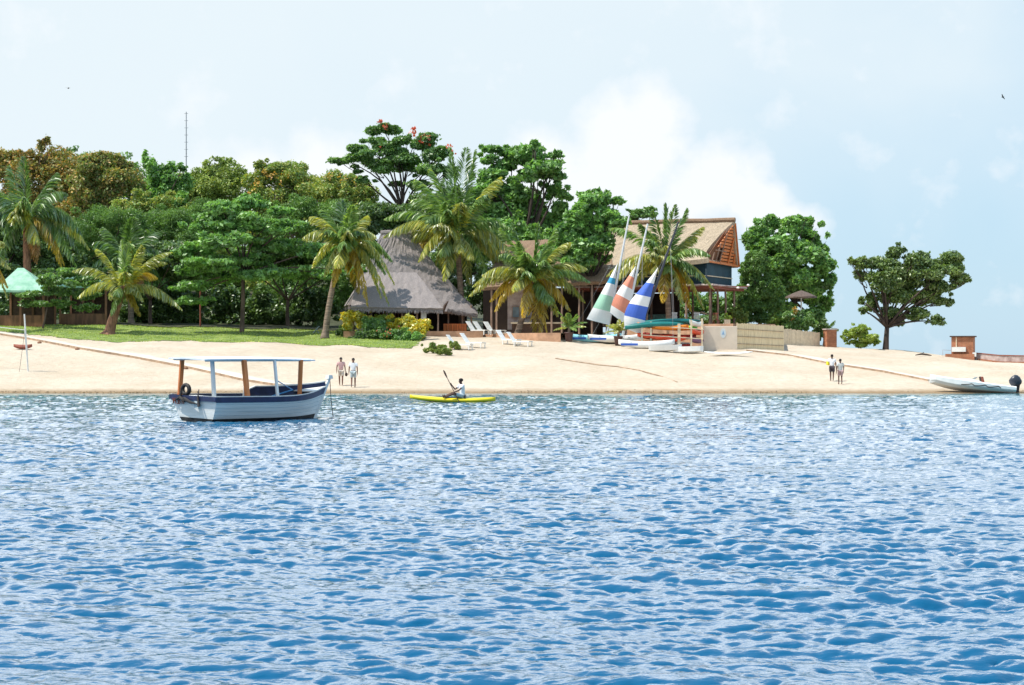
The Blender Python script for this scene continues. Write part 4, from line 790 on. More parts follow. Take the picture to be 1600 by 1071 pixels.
# terrace of this building with its beige wall
g = gp(1125, 547); xw0, xw1 = W(1096, 0, g.y).x, W(1152, 0, g.y).x; zw = W(0, 510, g.y).z
b = MB(); b.box(((xw0 + xw1) / 2, g.y + .12, (zw + g.z - .4) / 2), (xw1 - xw0, .24, zw - g.z + .4)); o = b.build('beige_wall', M['cream'], bevel=.02)
tag(o, 'plain beige terrace wall bearing a small pale blue emblem', 'wall')
b = MB(); q = W(1130, 521, g.y - .02)
bpy_c = []
for k in range(24): a = 2 * math.pi * k / 24; bpy_c.append(Vector((q.x + .20 * math.cos(a), g.y - .012, q.z + .34 * math.sin(a))))
b.add(bpy_c + [v + Vector((0, .03, 0)) for v in bpy_c], [tuple(range(24))] + [(i, 24 + i, 24 + (i + 1) % 24, (i + 1) % 24) for i in range(24)])
b.build('emblem', mat('pale grey enamel', (.62, .68, .70), .5, .05, 3), o)
b = MB(); v = [Vector((q.x + .09 * s_, g.y - .02, q.z + z)) for s_, z in ((-1, -.10), (1, -.10), (.5, .08), (0, .20), (-.5, .08))]; b.add(v + [p + Vector((0, .012, 0)) for p in v], [(0, 1, 2, 3, 4), (0, 5, 6, 1), (1, 6, 7, 2), (2, 7, 8, 3), (3, 8, 9, 4), (4, 9, 5, 0)])
b.build('emblem', mat('emblem blue', (.25, .42, .62), .5, .05, 3), o)
b = MB(); p0 = Vector((W(990, 0, 146).x, 146.0, TZ)); tv = [(W(985, 0, 145).x, 144.9), (xw1 - .25, g.y + .5), (W(1210, 0, g.y + 2.6).x, g.y + 2.6), (W(1215, 0, 166).x, 164), (W(960, 0, 166).x, 164)]
n = len(tv); b.add([Vector((x, y, z)) for z in (TZ - 1.9, TZ - .06) for x, y in tv], [tuple(range(n, 2 * n))] + [(i, (i + 1) % n, n + (i + 1) % n, n + i) for i in range(n)])
o = b.build('raised_terrace', M['terracotta']); o['kind'] = 'structure'
# cane fences
def fence(label, pa, pb, ytop_a, ytop_b, dist, name='cane_fence', step=.075, mk='bamboo', bands=True):
    a = gd(pa, dist[0]); c = gd(pb, dist[1]); rt = thing(name, label, 'fence', a); nn = int((c - a).length / step); b = MB()
    za = W(pa, ytop_a, dist[0]).z; zc = W(pb, ytop_b, dist[1]).z
    for k in range(nn + 1):
        t = k / nn; p = a.lerp(c, t); zt = za + (zc - za) * t + r.normal() * .025; b.box((p.x, p.y + r.normal() * .008, (p.z - .1 + zt) / 2), (step * 1.04, .03, zt - p.z + .1), math.atan2(c.y - a.y, c.x - a.x))
    b.build('cane_panel', M[mk], rt, a)
    if bands:
        for fr in (.22, .5, .78):
            b = MB(); b.beam((a.x, a.y - .06, a.z + (za - a.z) * fr), (c.x, c.y - .06, c.z + (zc - c.z) * fr), .03); b.build('rail', M['postwood'], rt, a)
    for t in np.linspace(0, 1, 4):
        p = a.lerp(c, float(t)); b = MB(); b.tube([(p.x, p.y + .08, p.z - .2), (p.x, p.y + .08, za + (zc - za) * t + .03)], .05, 6); b.build('post', M['postwood'], rt, a)
fence('yellow cane fence with dark bands right of the beige wall', 1152, 1224, 505, 510, (g.y + .1, g.y + 1.6))
fence('pale upright cane fence between the shrubs and the brick pillar', 1224, 1280, 514, 520, (149, 151), step=.11, mk='creamwood', bands=False)
g = gd(1297, 150.5); rt = thing('brick_pillar', 'square pinkish brick pillar at the end of the cane fence', 'pillar', g); zt = W(1297, 516, 150.5).z
b = MB(); b.box((g.x, g.y, (g.z - .2 + zt) / 2), (.84, .7, zt - g.z + .2), .25); b.build('shaft', M['brick'], rt, g, bevel=.02)
b = MB(); b.box((g.x, g.y, zt + .05), (.98, .84, .10), .25); b.build('cap', M['stonewall'], rt, g, bevel=.02)
# thatched parasol
g = gd(1252, 153); rt = thing('thatched_parasol', 'brown thatched parasol on a white pole before the big round tree', 'parasol', g)
b = MB(); zc = W(0, 466, 153).z; n = 28; secs = []
for rad, dz in ((1.25, 0), (1.2, .12), (.8, .32), (.35, .5), (.05, .6)): secs.append([Vector((g.x + rad * math.cos(2 * math.pi * k / n) * (1 + .03 * math.sin(k * 5)), g.y + rad * math.sin(2 * math.pi * k / n), zc + dz + (.03 * math.sin(k * 7) if dz == 0 else 0))) for k in range(n)])
b.loft(secs); b.build('thatch', M['darkthatch'], rt, g)
b = MB(); b.tube([g, (g.x, g.y, zc + .3)], .06, 8); b.build('pole', M['white'], rt, g)
# ------------------------------------------------------------------ green roofed shelter and brown walled one behind
def shelter(label, x0, x1, ya, ye, d, dep=4.5):
    g = gd((x0 + x1) / 2, d); rt = thing('garden_shelter', label, 'shelter', g, 0, 'green roofed shelters at the left'); s = d / F
    xa, xb = W(x0, 0, d).x, W(x1, 0, d).x; ze = W(0, ye, d).z; zp = W(0, ya, d).z; xm = xa * .62 + xb * .38; b = MB()
    v = [Vector((xa, d - dep / 2, ze)), Vector((xb, d - dep / 2, ze - .05)), Vector((xb, d + dep / 2, ze)), Vector((xa, d + dep / 2, ze)), Vector((xm - .25, d, zp)), Vector((xm + .25, d, zp))]
    w = [p + Vector((0, 0, -.16)) for p in v]; b.add(v + w, [(0, 1, 5, 4), (1, 2, 5), (2, 3, 4, 5), (3, 0, 4), (7, 6, 10, 11), (8, 7, 11), (9, 8, 11, 10), (6, 9, 10), (0, 6, 7, 1), (1, 7, 8, 2), (2, 8, 9, 3), (3, 9, 6, 0)]); b.build('roof', M['greenroof'], rt, g)
    for x in (xa + .25, (xa + xb) / 2, xb - .25):
        for yy in (d - dep / 2 + .3, d + dep / 2 - .3): b = MB(); b.box((x, yy, (ze + g.z - .2) / 2), (.16, .16, ze - g.z + .2)); b.build('post', M['wood'], rt, g)
    b = MB(); b.box(((xa + xb) / 2, d - dep / 2 + .35, g.z + .42), (xb - xa - .6, .1, .9)); b.build('low_wall', M['wood'], rt, g)
    b = MB(); b.box(((xa + xb) / 2, d + dep / 2 - .2, g.z + 1.3), (xb - xa - .4, .1, 2.6)); b.build('back_wall', M['darkwood'], rt, g)
shelter('pale green roofed shelter beside the small flat topped tree', 2, 82, 419, 455, 154)
shelter('green roofed shelter half hidden behind the small flat topped tree', 98, 178, 420, 448, 160)
# ------------------------------------------------------------------ poles on the grass and sky
g = gp(313, 512); p = gd(313, g.y); b = MB(); b.tube([(p.x, p.y, p.z - .1), (p.x, p.y, W(0, 452, g.y).z)], .065, 8); b.tube([(p.x, p.y, W(0, 452, g.y).z), (p.x, p.y, W(0, 450.5, g.y).z)], .09, 8)
tag(b.build('pole', M['rust']), 'thin rusty brown pole standing on the lawn left of the almond trunk', 'pole')
p = gd(291, 215); zt = W(0, 175, 215).z; b = MB(); b.tube([(p.x, p.y, p.z), (p.x, p.y, (p.z + zt) / 2), (p.x, p.y, zt)], [.10, .075, .05], 6)
rt = thing('radio_mast', 'thin tall radio mast rising from the wooded rise', 'mast', p); b.build('mast_tube', M['steel'], rt, p)
b = MB(); [b.box((p.x, p.y, z), (.42, .04, .04)) for z in np.arange(zt - 5, zt, .8)]; b.build('antenna_rungs', M['steel'], rt, p)
# volleyball net with leaning post
g = gp(44, 581); rt = thing('volleyball_net', 'beach volleyball net post leaning on the sand with net rope to the left', 'net', g); tp = W(38, 491, g.y)
b = MB(); b.tube([g - Vector((0, 0, .2)), g.lerp(tp, .5), tp], [.055, .055, .045], 8); b.build('post', M['offwhite'], rt, g)
q = W(39, 516, g.y); b = MB(); b.beam(q, W(-60, 505, g.y + 1), .07, .03); b.build('net_tape', M['white'], rt, g)
b = MB(); b.beam(W(38.5, 514, g.y - .05), W(41.5, 556, g.y - .05), .11, .03); b.build('tape_end', M['white'], rt, g)
b = MB(); b.tube([q, W(30, 582, g.y - .6)], .012, 5); b.build('guy_rope', M['rope'], rt, g)
# ------------------------------------------------------------------ loungers
def lounger(label, px, py, rot, back=45, old=None, mk='white'):
    g = gp(px, py)
    if old: return dup(old, g, rot, label)
    rt = thing('sun_lounger', label, 'sun lounger', (0, 0, 0), 0, 'sun loungers on the sand')
    b = MB()
    for s_ in (-1, 1): b.box((.55, s_ * .30, .30), (1.35, .05, .06))
    b.build('frame', M['white'], rt)
    b = MB()
    for k in range(9): b.box((-.02 + k * .145, 0, .335), (.12, .58, .03))
    b.build('seat', M['white'], rt, bevel=.006)
    b = MB(); q = Matrix.Rotation(R(180 + 52), 3, 'Y')
    for k in range(6): c = Vector((-.12, 0, .36)) + Vector((-math.cos(R(52)), 0, math.sin(R(52)))) * (k * .14 + .05); b.box(c, (.12, .58, .03), Matrix.Rotation(R(52), 3, 'Y'))
    b.build('backrest', M['white'], rt, bevel=.006)
    for x in (.02, 1.12):
        for s_ in (-1, 1): b = MB(); b.box((x, s_ * .29, .13), (.06, .05, .34)); b.build('leg', M['white'], rt)
    rt.location = g; rt.rotation_euler = (0, 0, rot); return rt
l0 = lounger('white sun lounger with raised back nearest the beach plants', 712, 546, R(-22))
lounger('white sun lounger angled beside the one by the beach plants', 733, 543, R(-30), old=l0)
lounger('white sun lounger left of the forked palm trunk', 789, 538, R(-35), old=l0)
lounger('white sun lounger nearest the forked palm trunk', 806, 541, R(-28), old=l0)
def shade_lounger(label, px, d, rot):
    o = dup(l0, (W(px, 0, d).x, d, W(0, 522, 143).z + .0), rot, label, 'sun loungers in the shade'); return o
shade_lounger('left sun lounger in the shade beside the grey thatched hut', 741, 146.6, R(-35))
shade_lounger('right sun lounger in the shade beside the grey thatched hut', 752, 147.2, R(-35))
shade_lounger('sun lounger in the shade closest to the thin bar posts', 768, 148.0, R(-40))
# ------------------------------------------------------------------ catamarans on the sand
def hull(b, L_, beam, dep, rock=.18, n=14, m=10, deck=.5, pw=2.2):
    secs = []
    for i in range(n + 1):
        t = i / n; u = 2 * t - 1; w = beam / 2 * max(.02, (1 - abs(u) ** pw)) ; z0 = rock * abs(u) ** 2.2; x = (t - .5) * L_
        secs.append([Vector((x, w * math.cos(2 * math.pi * k / m), z0 + dep * (.5 + (.5 if math.sin(2 * math.pi * k / m) < 0 else deck) * math.sin(2 * math.pi * k / m) * (1 - .3 * abs(u) ** 3)))) for k in range(m)])
    b.loft(secs)
def sailmat(name, c, c2=None): return mat(name, c, .7, .05, 2)
S_W = mat('white sailcloth', (.80, .80, .80), .7, .03, 2)
def cat(label, px, py, mb, mt, sail, bands, mastm, rot, hullm, gfx, seed, roach=0):
    g = gd(px, py); rt = thing('catamaran', label, 'catamaran', g, 0, 'beached catamarans'); d = g.y; rm = Matrix.Rotation(rot, 4, 'Z')
    for s_ in (-1, 1):
        b = MB(); hull(b, 4.0, .40, .50, .22, 18, 12); b.v = [tuple(rm @ Vector((v[0], v[1] + s_ * .95, v[2] + .02))) for v in b.v]; h = b.build('hull', M[hullm], rt, smooth=True)
        b = MB(); b.box((-1.2, s_ * .95 - .175, .30), (1.2, .03, .15)); b.v = [tuple(rm @ Vector(v)) for v in b.v]; b.build('hull_stripe', M[gfx], h)
    b = MB(); b.box((-.2, 0, .50), (1.7, 1.9, .03)); b.v = [tuple(rm @ Vector(v)) for v in b.v]; b.build('trampoline', M['tealp'], rt)
    for x in (.7, -1.1): b = MB(); b.tube([rm @ Vector((x, -1.1, .48)), rm @ Vector((x, 1.1, .48))], .045, 8); b.build('crossbeam', M['alu'], rt)
    B0 = W(*mb, d) - g; T0 = W(*mt, d) - g; b = MB(); b.tube([B0, B0.lerp(T0, .5), T0], [.10, .095, .06], 8, sq=.8); b.build('mast', M[mastm], rt)
    P = [W(a, c, d - .05) - g for a, c in sail]           # top, clew (low left), tack (foot at mast)
    nb = 20; b = MB(); rows = []
    for j in range(nb + 1):
        t = j / nb; lf = P[0].lerp(P[1], t) - Vector((roach * d / F * math.sin(math.pi * t ** 1.5), 0, 0)); rg = P[0].lerp(P[2], t); row = []
        for i in range(9): u = i / 8; p = lf.lerp(rg, u); p.y -= .28 * math.sin(math.pi * u) * math.sin(math.pi * min(1, t * .85 + .1)) ; row.append(p)
        rows.append(row)
    for j in range(nb):
        t = (j + .5) / nb; mi = 0
        for t0, t1, m_ in bands:
            if t0 <= t < t1: mi = m_
        for i in range(8): b.add([rows[j][i], rows[j][i + 1], rows[j + 1][i + 1], rows[j + 1][i]], [(0, 1, 2, 3)], mi)
    b.build('sail', SM, rt, solid=.012)
    b = MB(); b.tube([P[1] + Vector((0, -.03, -.03)), P[2] + Vector((0, -.03, -.03))], .03, 6); b.build('boom', M['alu'], rt)
    for e in (Vector((1.9, -1.05, .5)), Vector((1.9, 1.05, .5)), Vector((-1.9, 1.05, .5))): b = MB(); b.tube([B0.lerp(T0, .8), rm @ e], .008, 4); b.build('stay_wire', M['steel'], rt)
    return rt
SM = [S_W, mat('pale mint sailcloth', (.38, .66, .50), .7, .05, 2), mat('coral sailcloth', (.72, .27, .18), .7, .08, 2), mat('royal blue sailcloth', (.06, .14, .55), .7, .06, 2), mat('turquoise sailcloth', (.04, .30, .50), .7, .06, 2)]
cat('catamaran with white and mint green sail and white mast', 930, 143, (948, 524), (983, 338), ((965, 412), (917, 498), (952, 507)), ((.55, .82, 1), (.24, .34, 4)), 'alu', R(-6), 'lightblue', 'bluegfx', 1)
cat('catamaran with coral and white sail half hidden by the potted palm', 962, 142, (972, 530), (1012, 350), ((993, 416), (953, 488), (980, 508)), ((.18, .40, 2), (.58, .84, 2)), 'alu', R(-8), 'white', 'bluegfx', 2, 6)
cat('catamaran with blue banded sail and black leaning mast', 1012, 136.9, (998, 524), (1060, 347), ((1028, 418), (976, 512), (1003, 522)), ((.24, .44, 3), (.62, .82, 3)), 'blackmast', R(-9), 'white', 'bluegfx', 3, 14)
# small white dinghies lying beside the rack
def dinghy(label, px, py, L_, rot, old=None, tilt=0):
    g = gp(px, py); rt = thing('dinghy', label, 'dinghy', g, 0, 'small white dinghies on the sand'); rt.rotation_euler = (tilt, 0, rot)
    b = MB(); secs = []
    for i in range(13):
        t = i / 12; w = .55 * (math.sin(math.pi * min(1, (.18 + t * .82))) ** .55) * (L_ / 2.6); x = (t - .5) * L_; z0 = .12 * t ** 3; hh = .42
        secs.append([Vector((x, -w, hh + z0)), Vector((x, -w * .8, .08 + z0)), Vector((x, 0, z0)), Vector((x, w * .8, .08 + z0)), Vector((x, w, hh + z0)), Vector((x, w * .86, hh + z0)), Vector((x, w * .6, .16 + z0)), Vector((x, -w * .6, .16 + z0)), Vector((x, -w * .86, hh + z0))])
    b.loft(secs); b.build('hull', M['white'], rt, smooth=False, bevel=.01)
    b = MB(); b.box((0, 0, .36), (.22, .95 * L_ / 2.6, .03)); b.build('thwart', M['offwhite'], rt)
dinghy('white dinghy in front of the green trampoline by the kayak rack', 1040, 550, 2.3, R(-15))
dinghy('white dinghy tipped against the post of the kayak rack', 1058, 547, 2.0, R(25), tilt=R(18))
dinghy('white dinghy lowest on the sand at the right of the kayak rack', 1076, 553, 2.1, R(-22), tilt=R(-10))
# paddle board
g = gp(1138, 556); b = MB(); hull(b, 3.3, .72, .12, .10, 18, 12); o = b.build('paddle_board', M['white'], smooth=True); o.location = g + Vector((0, 0, .10)); o.rotation_euler = (R(8), 0, R(-8)); tag(o, 'white paddle board lying on the sand before the beige wall', 'paddle board')
# ------------------------------------------------------------------ kayak rack and boats on it
g = gp(1050, 549); d0 = g.y + .6; rack = thing('kayak_rack', 'cream timber rack holding stacked kayaks and canoes', 'rack', g)
for x, yt in ((1003, 505), (1017, 503), (1061, 506), (1080, 500), (1097, 498)):
    for k, dy in enumerate((0, 1.5)): q = gd(x, d0 + dy); b = MB(); b.box((q.x, q.y, (q.z - .2 + W(0, yt, d0).z) / 2), (.20 if x == 1061 else .12, .12, W(0, yt, d0).z - q.z + .2)); b.build('post', M['creamwood'], rack, g)
rows = (510.5, 525.5, 540)
for k, y in enumerate(rows):
    for dy in (-.06, 1.44): b = MB(); b.beam(W(1001, y - 2, d0 + dy), W(1099, y + 4.5, d0 + dy), .09, .06); b.build('rail', M['creamwood'], rack, g)
    for x in (1003, 1017, 1061, 1080, 1097): b = MB(); z = W(x, y - 2 + (x - 1001) / 98 * 6.5, d0).z; b.box((W(x, 0, d0).x, d0 + .7, z + .0), (.06, 1.6, .05)); b.build('bearer', M['creamwood'], rack, g)
def kayak(label, px, py, dd, L_, mk, rot=0, flip=False, name='kayak', beam=.66, dep=.38, group='kayaks stacked on the rack', tip=None, cp='black', roll=0):
    q = W(px, py, dd); rt = thing(name, label, name.replace('_', ' '), q, 0, group); rt.rotation_euler = (R(180) if flip else roll, R(2.6) if not flip else R(-2.6), rot)
    b = MB(); hull(b, L_, beam, dep, .14, 18, 12, pw=2.6); b.build('hull', M[mk], rt, smooth=True)
    b = MB(); n = 16; secs = []
    for rr_, z in ((1.0, dep * .97), (1.0, dep * 1.08), (.82, dep * 1.06), (.78, dep * .9)): secs.append([Vector((rr_ * .42 * math.cos(2 * math.pi * k / n) - .1, rr_ * beam * .33 * math.sin(2 * math.pi * k / n), z)) for k in range(n)])
    b.loft(secs); b.build('cockpit', M[cp], rt)
    if tip:
        b = MB(); hull(b, L_ * 1.0, beam * 1.02, dep * 1.02, .14, 18, 12, pw=2.6); keep = [v for v in b.v]; b2 = MB()
        secs = [[Vector(keep[i * 12 + k]) for k in range(12)] for i in range(15, 19)]; b2.loft(secs); b2.build('nose', M[tip], rt, smooth=True)
    return rt
z0 = d0 + .75
kayak('upturned teal canoe highest on the kayak rack', 1040, 498.5, z0 + .3, 4.9, 'tealp', 0, True, 'canoe', .8, .36, 'upturned canoes on the rack')
kayak('upturned teal canoe front left on top of the rack', 1022, 503, z0 - .6, 4.2, 'tealp', R(3), True, 'canoe', .8, .40, 'upturned canoes on the rack')
kayak('upturned teal canoe at the back of the rack top', 1052, 501, z0 + .9, 4.2, 'tealp', 0, True, 'canoe', .8, .36, 'upturned canoes on the rack')
kayak('orange kayak on the upper shelf of the rack', 1035, 516, z0 - .55, 3.6, 'orangep')
kayak('orange kayak with lime green nose behind the front one on the upper shelf', 1050, 517, z0 + .15, 3.6, 'orangep', tip='limep')
kayak('long red kayak on the left of the middle shelf', 1024, 531.5, z0 - .55, 2.6, 'redp', R(1))
kayak('short red kayak on the right of the middle shelf', 1051, 534, z0 - .50, 1.9, 'redp', R(-1))
kayak('dark red kayak at the back of the middle shelf', 1045, 531, z0 + .2, 3.9, 'darkredp')
kayak('dark red kayak on the bottom shelf of the rack', 1040, 546, z0 - .3, 3.6, 'darkredp')
for (px, py, mk, lab) in ((1088, 511, 'offwhite', 'white kayak in the top right bay of the rack'), (1089, 524, 'redp', 'red kayak in the right bay under the white one'), (1089, 537, 'purplep', 'dull purple kayak in the lower right bay of the rack')):
    kayak(lab, px, py, z0 + .1, 2.2, mk, R(58), group='kayaks in the right bay of the rack', beam=.5)
# terrace furniture
def chair(label, px, d, mk, rot, grp=None, old=None):
    p = Vector((W(px, 0, d).x, d, TZ - .05))
    if old: return dup(old, p, rot, label, grp)
    rt = thing('terrace_chair', label, 'chair', p, rot, grp)
    b = MB(); b.box((0, 0, .43), (.48, .46, .04)); b.build('seat', M[mk], rt, bevel=.01)
    b = MB(); [b.box((-.18 + k * .09, .22, .70), (.045, .03, .5)) for k in range(5)]; b.box((0, .22, .95), (.46, .035, .07)); b.build('backrest', M[mk], rt)
    for x in (-.2, .2):
        for y in (-.19, .19): b = MB(); b.box((x, y, .2), (.05, .05, .42), None); b.build('leg', M[mk], rt)
    for x in (-.25, .25): b = MB(); b.box((x, 0, .64), (.05, .44, .035)); b.build('armrest', M[mk], rt)
    return rt
c0 = chair('white chair on the raised terrace nearest the upturned canoes', 1052, 147, 'white', R(200), 'white chairs on the raised terrace')
chair('white chair on the raised terrace right of the other white one', 1089, 147.4, 'white', R(170), 'white chairs on the raised terrace', c0)
chair('brown wooden armchair on the raised terrace among the posts', 1119, 148.2, 'rust', R(160), None)
p = Vector((W(1136, 0, 146.8).x, 146.8, TZ - .06)); rt = thing('planter', 'cream square planter with lime plant behind the beige wall', 'planter', p)
b = MB(); b.box((0, 0, .22), (.42, .42, .45), None, 1.1); b.build('box', M['creamwood'], rt)
P, Nn = crown_pts([((0, 0, .72), (.3, .3, .32))], 260, rng); V = leaf_quads(P, Nn, .08, rng); npmesh('foliage', V, np.arange(len(V)).reshape(-1, 4), L['ylime'], rt)
tree('broadleaf_tree', 'light green bushy tree seen through the posts under the tan thatched building', 163, (1130, 520), (1130, 505), [(1075, 480, 34, 26), (1110, 478, 30, 26), (1145, 480, 28, 28), (1050, 485, 30, 22), (1165, 460, 24, 34), (1100, 505, 60, 14)], 'mid', .14, 12000, 90)
tree('bush', 'grey green shrub behind the cane fence right of the last post', 153, (1158, 520), (1158, 508), [(1152, 490, 10, 10), (1162, 495, 9, 10)], 'olive', .09, 1200, 91, trunk=.04, cat='bush')
# ------------------------------------------------------------------ brick hut and shore wall on the right
g = gd(1505, 139); hutb = thing('brick_hut', 'small orange brick hut with dark flat roof at the shore', 'hut', g); rz = R(-20); rm = Matrix.Rotation(rz, 3, 'Z')
zt = W(0, 527, 139).z; zg = g.z - .3; w_, dp_ = 1.55, 1.1
def hb_(name, c, size, mk, par=None, bev=0): b = MB(); b.box(Vector((g.x, g.y, 0)) + rm @ Vector(c), size, rz); return b.build(name, M[mk], par or hutb, g, bevel=bev)
hb_('wall', (0, 0, (zg + zt) / 2), (w_, dp_, zt - zg), 'brick'); hb_('roof', (0, 0, zt + .04), (w_ + .22, dp_ + .22, .09), 'darkwood')
hb_('plinth', (-.15, -.1, g.z + .02), (w_ + .5, dp_ + .35, .55), 'brick')
hb_('shelf', (-.22, -dp_ / 2 - .18, g.z + .62), (.98, .30, .34), 'offwhite'); hb_('pipe', (-.42, -dp_ / 2 - .03, g.z + 1.15), (.06, .05, .75), 'creamwood')
hb_('step', (w_ / 2 + .1, -dp_ / 2 - .1, g.z + .25), (.25, .3, .3), 'offwhite')
b = MB(); a0 = W(1473, 547, 139.5); a1 = W(1490, 548, 139.4)
b.tube([a0 + Vector((0, 0, -.55)), a0, a1], .018, 5); b.tube([a1, a1 + Vector((0, 0, -.4))], .018, 5); o = b.build('handrail', M['steel']); tag(o, 'thin grey handrail left of the brick hut', 'handrail')
rt = thing('shore_wall', 'low pink stone shore wall running right from the brick hut', 'wall', gd(1530, 138.8)); gg = rt.location.copy()
def band(name, pts, y_off, mk, th):
    secs = []
    for px, yt, yb, d in pts: a = W(px, yt, d); c = W(px, yb, d); secs.append([Vector((a.x, d + y_off, c.z)), Vector((a.x, d + y_off, a.z)), Vector((a.x, d + y_off + th, a.z)), Vector((a.x, d + y_off + th, c.z))])
    b = MB(); b.loft(secs); b.build(name, M[mk], rt, gg)
band('face', [(1524, 552, 566, 138.6), (1560, 556, 571, 137.5), (1605, 557, 576, 136.5), (1680, 558, 584, 135)], 0, 'stonewall', .35)
band('base', [(1526, 560.5, 566, 138.6), (1560, 565, 571, 137.5), (1605, 566, 578, 136.5), (1680, 566, 586, 135)], -.25, 'brick', .24)
band('coping', [(1524, 551, 552.5, 138.6), (1560, 554.6, 556, 137.5), (1605, 555.6, 557, 136.5), (1680, 556.5, 558, 135)], -.04, 'rust', .45)
# ------------------------------------------------------------------ speedboat pulled up at the water's edge
g = gp(1520, 614.3); g.y = 113.0; g.x = W(1517, 0, 113).x; g.z = gz(g.x, g.y)
sb = thing('speedboat', 'white speedboat with black wave stripe pulled up on the sand', 'speedboat', g); sb.rotation_euler = (0, R(5.5), R(-4))
b = MB(); secs = []; Ls = 4.9
for i in range(17):
    t = i / 16; x = (t - .5) * Ls      # t = 0 bow (left)
    w = .92 * min(1, (t + .004) * 2.1) ** .62 if t < .5 else .92; sh = .52 + .22 * (1 - t) ** 1.5; kz = .28 * max(0, 1 - t * 3) ** 1.6
    secs.append([Vector((x, 0, kz)), Vector((x, -w * .72, .17 + kz)), Vector((x, -w, .36 + kz * .8)), Vector((x, -w, sh)), Vector((x, -w * .86, sh + .05)), Vector((x, w * .86, sh + .05)), Vector((x, w, sh)), Vector((x, w, .36 + kz * .8)), Vector((x, w * .72, .17 + kz))])
b.loft(secs); hl_ = b.build('hull', M['white'], sb, bevel=.012)
b = MB(); secs = []
for i in range(12):
    t = i / 11; x = -1.2 + t * 2.0; w = .68 * min(1, .4 + t); z = .60 + .16 * math.sin(math.pi * min(1, t * 1.1)) ; secs.append([Vector((x, -w, .56)), Vector((x, -w * .8, z)), Vector((x, w * .8, z)), Vector((x, w, .56))])
b.loft(secs); b.build('foredeck', M['offwhite'], sb)
for k, (x, s1) in enumerate(((-.1, 0), (.0, 1))):
    b = MB(); b.box((.55 + k * .0, -.3 + .6 * k, .78), (.10, .42, .34), Matrix.Rotation(R(-18), 3, 'Y')); b.build('seat', M['black' if k else 'rust'], sb, bevel=.02)
b = MB(); v = [Vector((.02, -.5, .70)), Vector((.02, .5, .70)), Vector((.24, .42, .90)), Vector((.24, -.42, .90))]; b.add(v, [(0, 1, 2, 3)]); b.build('windscreen', M['glass'], sb, solid=.015)
b = MB(); pts = []
for i in range(40): t = i / 39; x = -.75 + t * 2.3; ph = (t * 3) % 1; pts.append((x, .38 + .15 * (ph ** 2 if ph < .8 else (1 - ph) * 3.2)))
v = []
for x, z in pts: v += [Vector((x, -.945, z - .025)), Vector((x, -.945, z + .025)), Vector((x, -.925, z + .025)), Vector((x, -.925, z - .025))]
b.loft([v[i * 4:i * 4 + 4] for i in range(len(pts))]); b.build('wave_stripe', M['black'], sb)
b = MB(); b.beam((2.3, -.9, .30), (-1.0, -.93, .33), .03, .02); b.build('rubbing_strake', M['steel'], sb)
en = MB(); rq = Matrix.Rotation(R(-50), 3, 'Y'); ec = Vector((2.50, -.1, .86))
secs = []
for z, a, c in ((-.26, .16, .14), (-.20, .24, .19), (0, .30, .22), (.16, .28, .20), (.26, .20, .15), (.29, .08, .06)): secs.append([ec + rq @ Vector((a * 1.2 * math.cos(2 * math.pi * k / 14), c * 1.2 * math.sin(2 * math.pi * k / 14), z * 1.2)) for k in range(14)])
en.loft(secs); e_ = en.build('outboard_motor', M['engine'], sb, smooth=True)
b = MB(); b.beam(ec + rq @ Vector((0, 0, -.24)), Vector((2.66, 0, .10)), .16, .10); b.box((2.50, 0, .50), (.16, .3, .3)); b.build('motor_leg', M['engine'], e_)
b = MB(); b.add([ec + rq @ Vector((.301 * math.cos(a) * k_, .222 * math.sin(a) * k_ , z)) for z, k_ in ((.05, 1.01), (.09, 1.0)) for a in np.linspace(-2.6, -.5, 8)], [(i, i + 1, 9 + i, 8 + i) for i in range(7)]); b.build('cowl_stripe', M['offwhite'], e_)
# ------------------------------------------------------------------ small things lying on the sand
def canoe_low(name, label, px, py, L_, mk, rot):
    g = gp(px, py); b = MB(); hull(b, L_, .55, .28, .1, 14, 10); o = b.build(name, M[mk], smooth=True); o.location = g + Vector((0, 0, .02)); o.rotation_euler = (R(12), 0, rot); tag(o, label, name.replace('_', ' ')); return o
canoe_low('kayak', 'dark red kayak lying on the sand behind the volleyball post', 36, 546, 1.25, 'rust', R(4))
g = gp(495, 520); b = MB(); b.box((0, 0, .35), (.75, .5, .06), Matrix.Rotation(R(-48), 3, 'Y')); b.beam((.2, 0, .05), (.05, 0, .45), .05); o = b.build('folding_board', M['shortsgrey']); o.location = gd(494, 152.5); tag(o, 'grey folding board leaning beside the curved palm trunk', 'board')
for k, (px, py, lab) in enumerate(((62, 537, 'small dark stone beside the upper slipway'), (121, 547, 'small dark stone halfway down the slipway'), (291, 577, 'small dark stone at the lower slipway edge behind the boat'))):
    g = gp(px, py); b = MB(); b.ball((0, 0, .05), (.16, .12, .09), 8, 5); b.v = [tuple(np.array(v) * (1 + .12 * math.sin(i * 2.3))) for i, v in enumerate(b.v)]; o = b.build('stone', M['wood']); o.location = g; tag(o, lab, 'stone', 'small stones along the slipway')
pts = [gp(x, y) + Vector((0, 0, .03)) for x, y in ((868, 561), (900, 566), (935, 571), (965, 574), (1000, 580), (1030, 588), (1058, 598))]
b = MB(); b.tube(pts, .035, 6); o = b.build('rope', M['rust2']); tag(o, 'long brown mooring rope lying across the sand below the catamarans', 'rope')
g = gp(1442, 557); b = MB(); b.tube([(-.55, 0, .08), (-.1, 0, .16), (.3, .05, .12), (.65, 0, .05)], [.03, .07, .06, .03], 7); b.tube([(-.1, 0, .14), (.1, .1, .30)], [.04, .02], 6); o = b.build('driftwood', M['barkdark']); o.location = g; tag(o, 'dark driftwood log on the crest of the sand spit', 'driftwood')
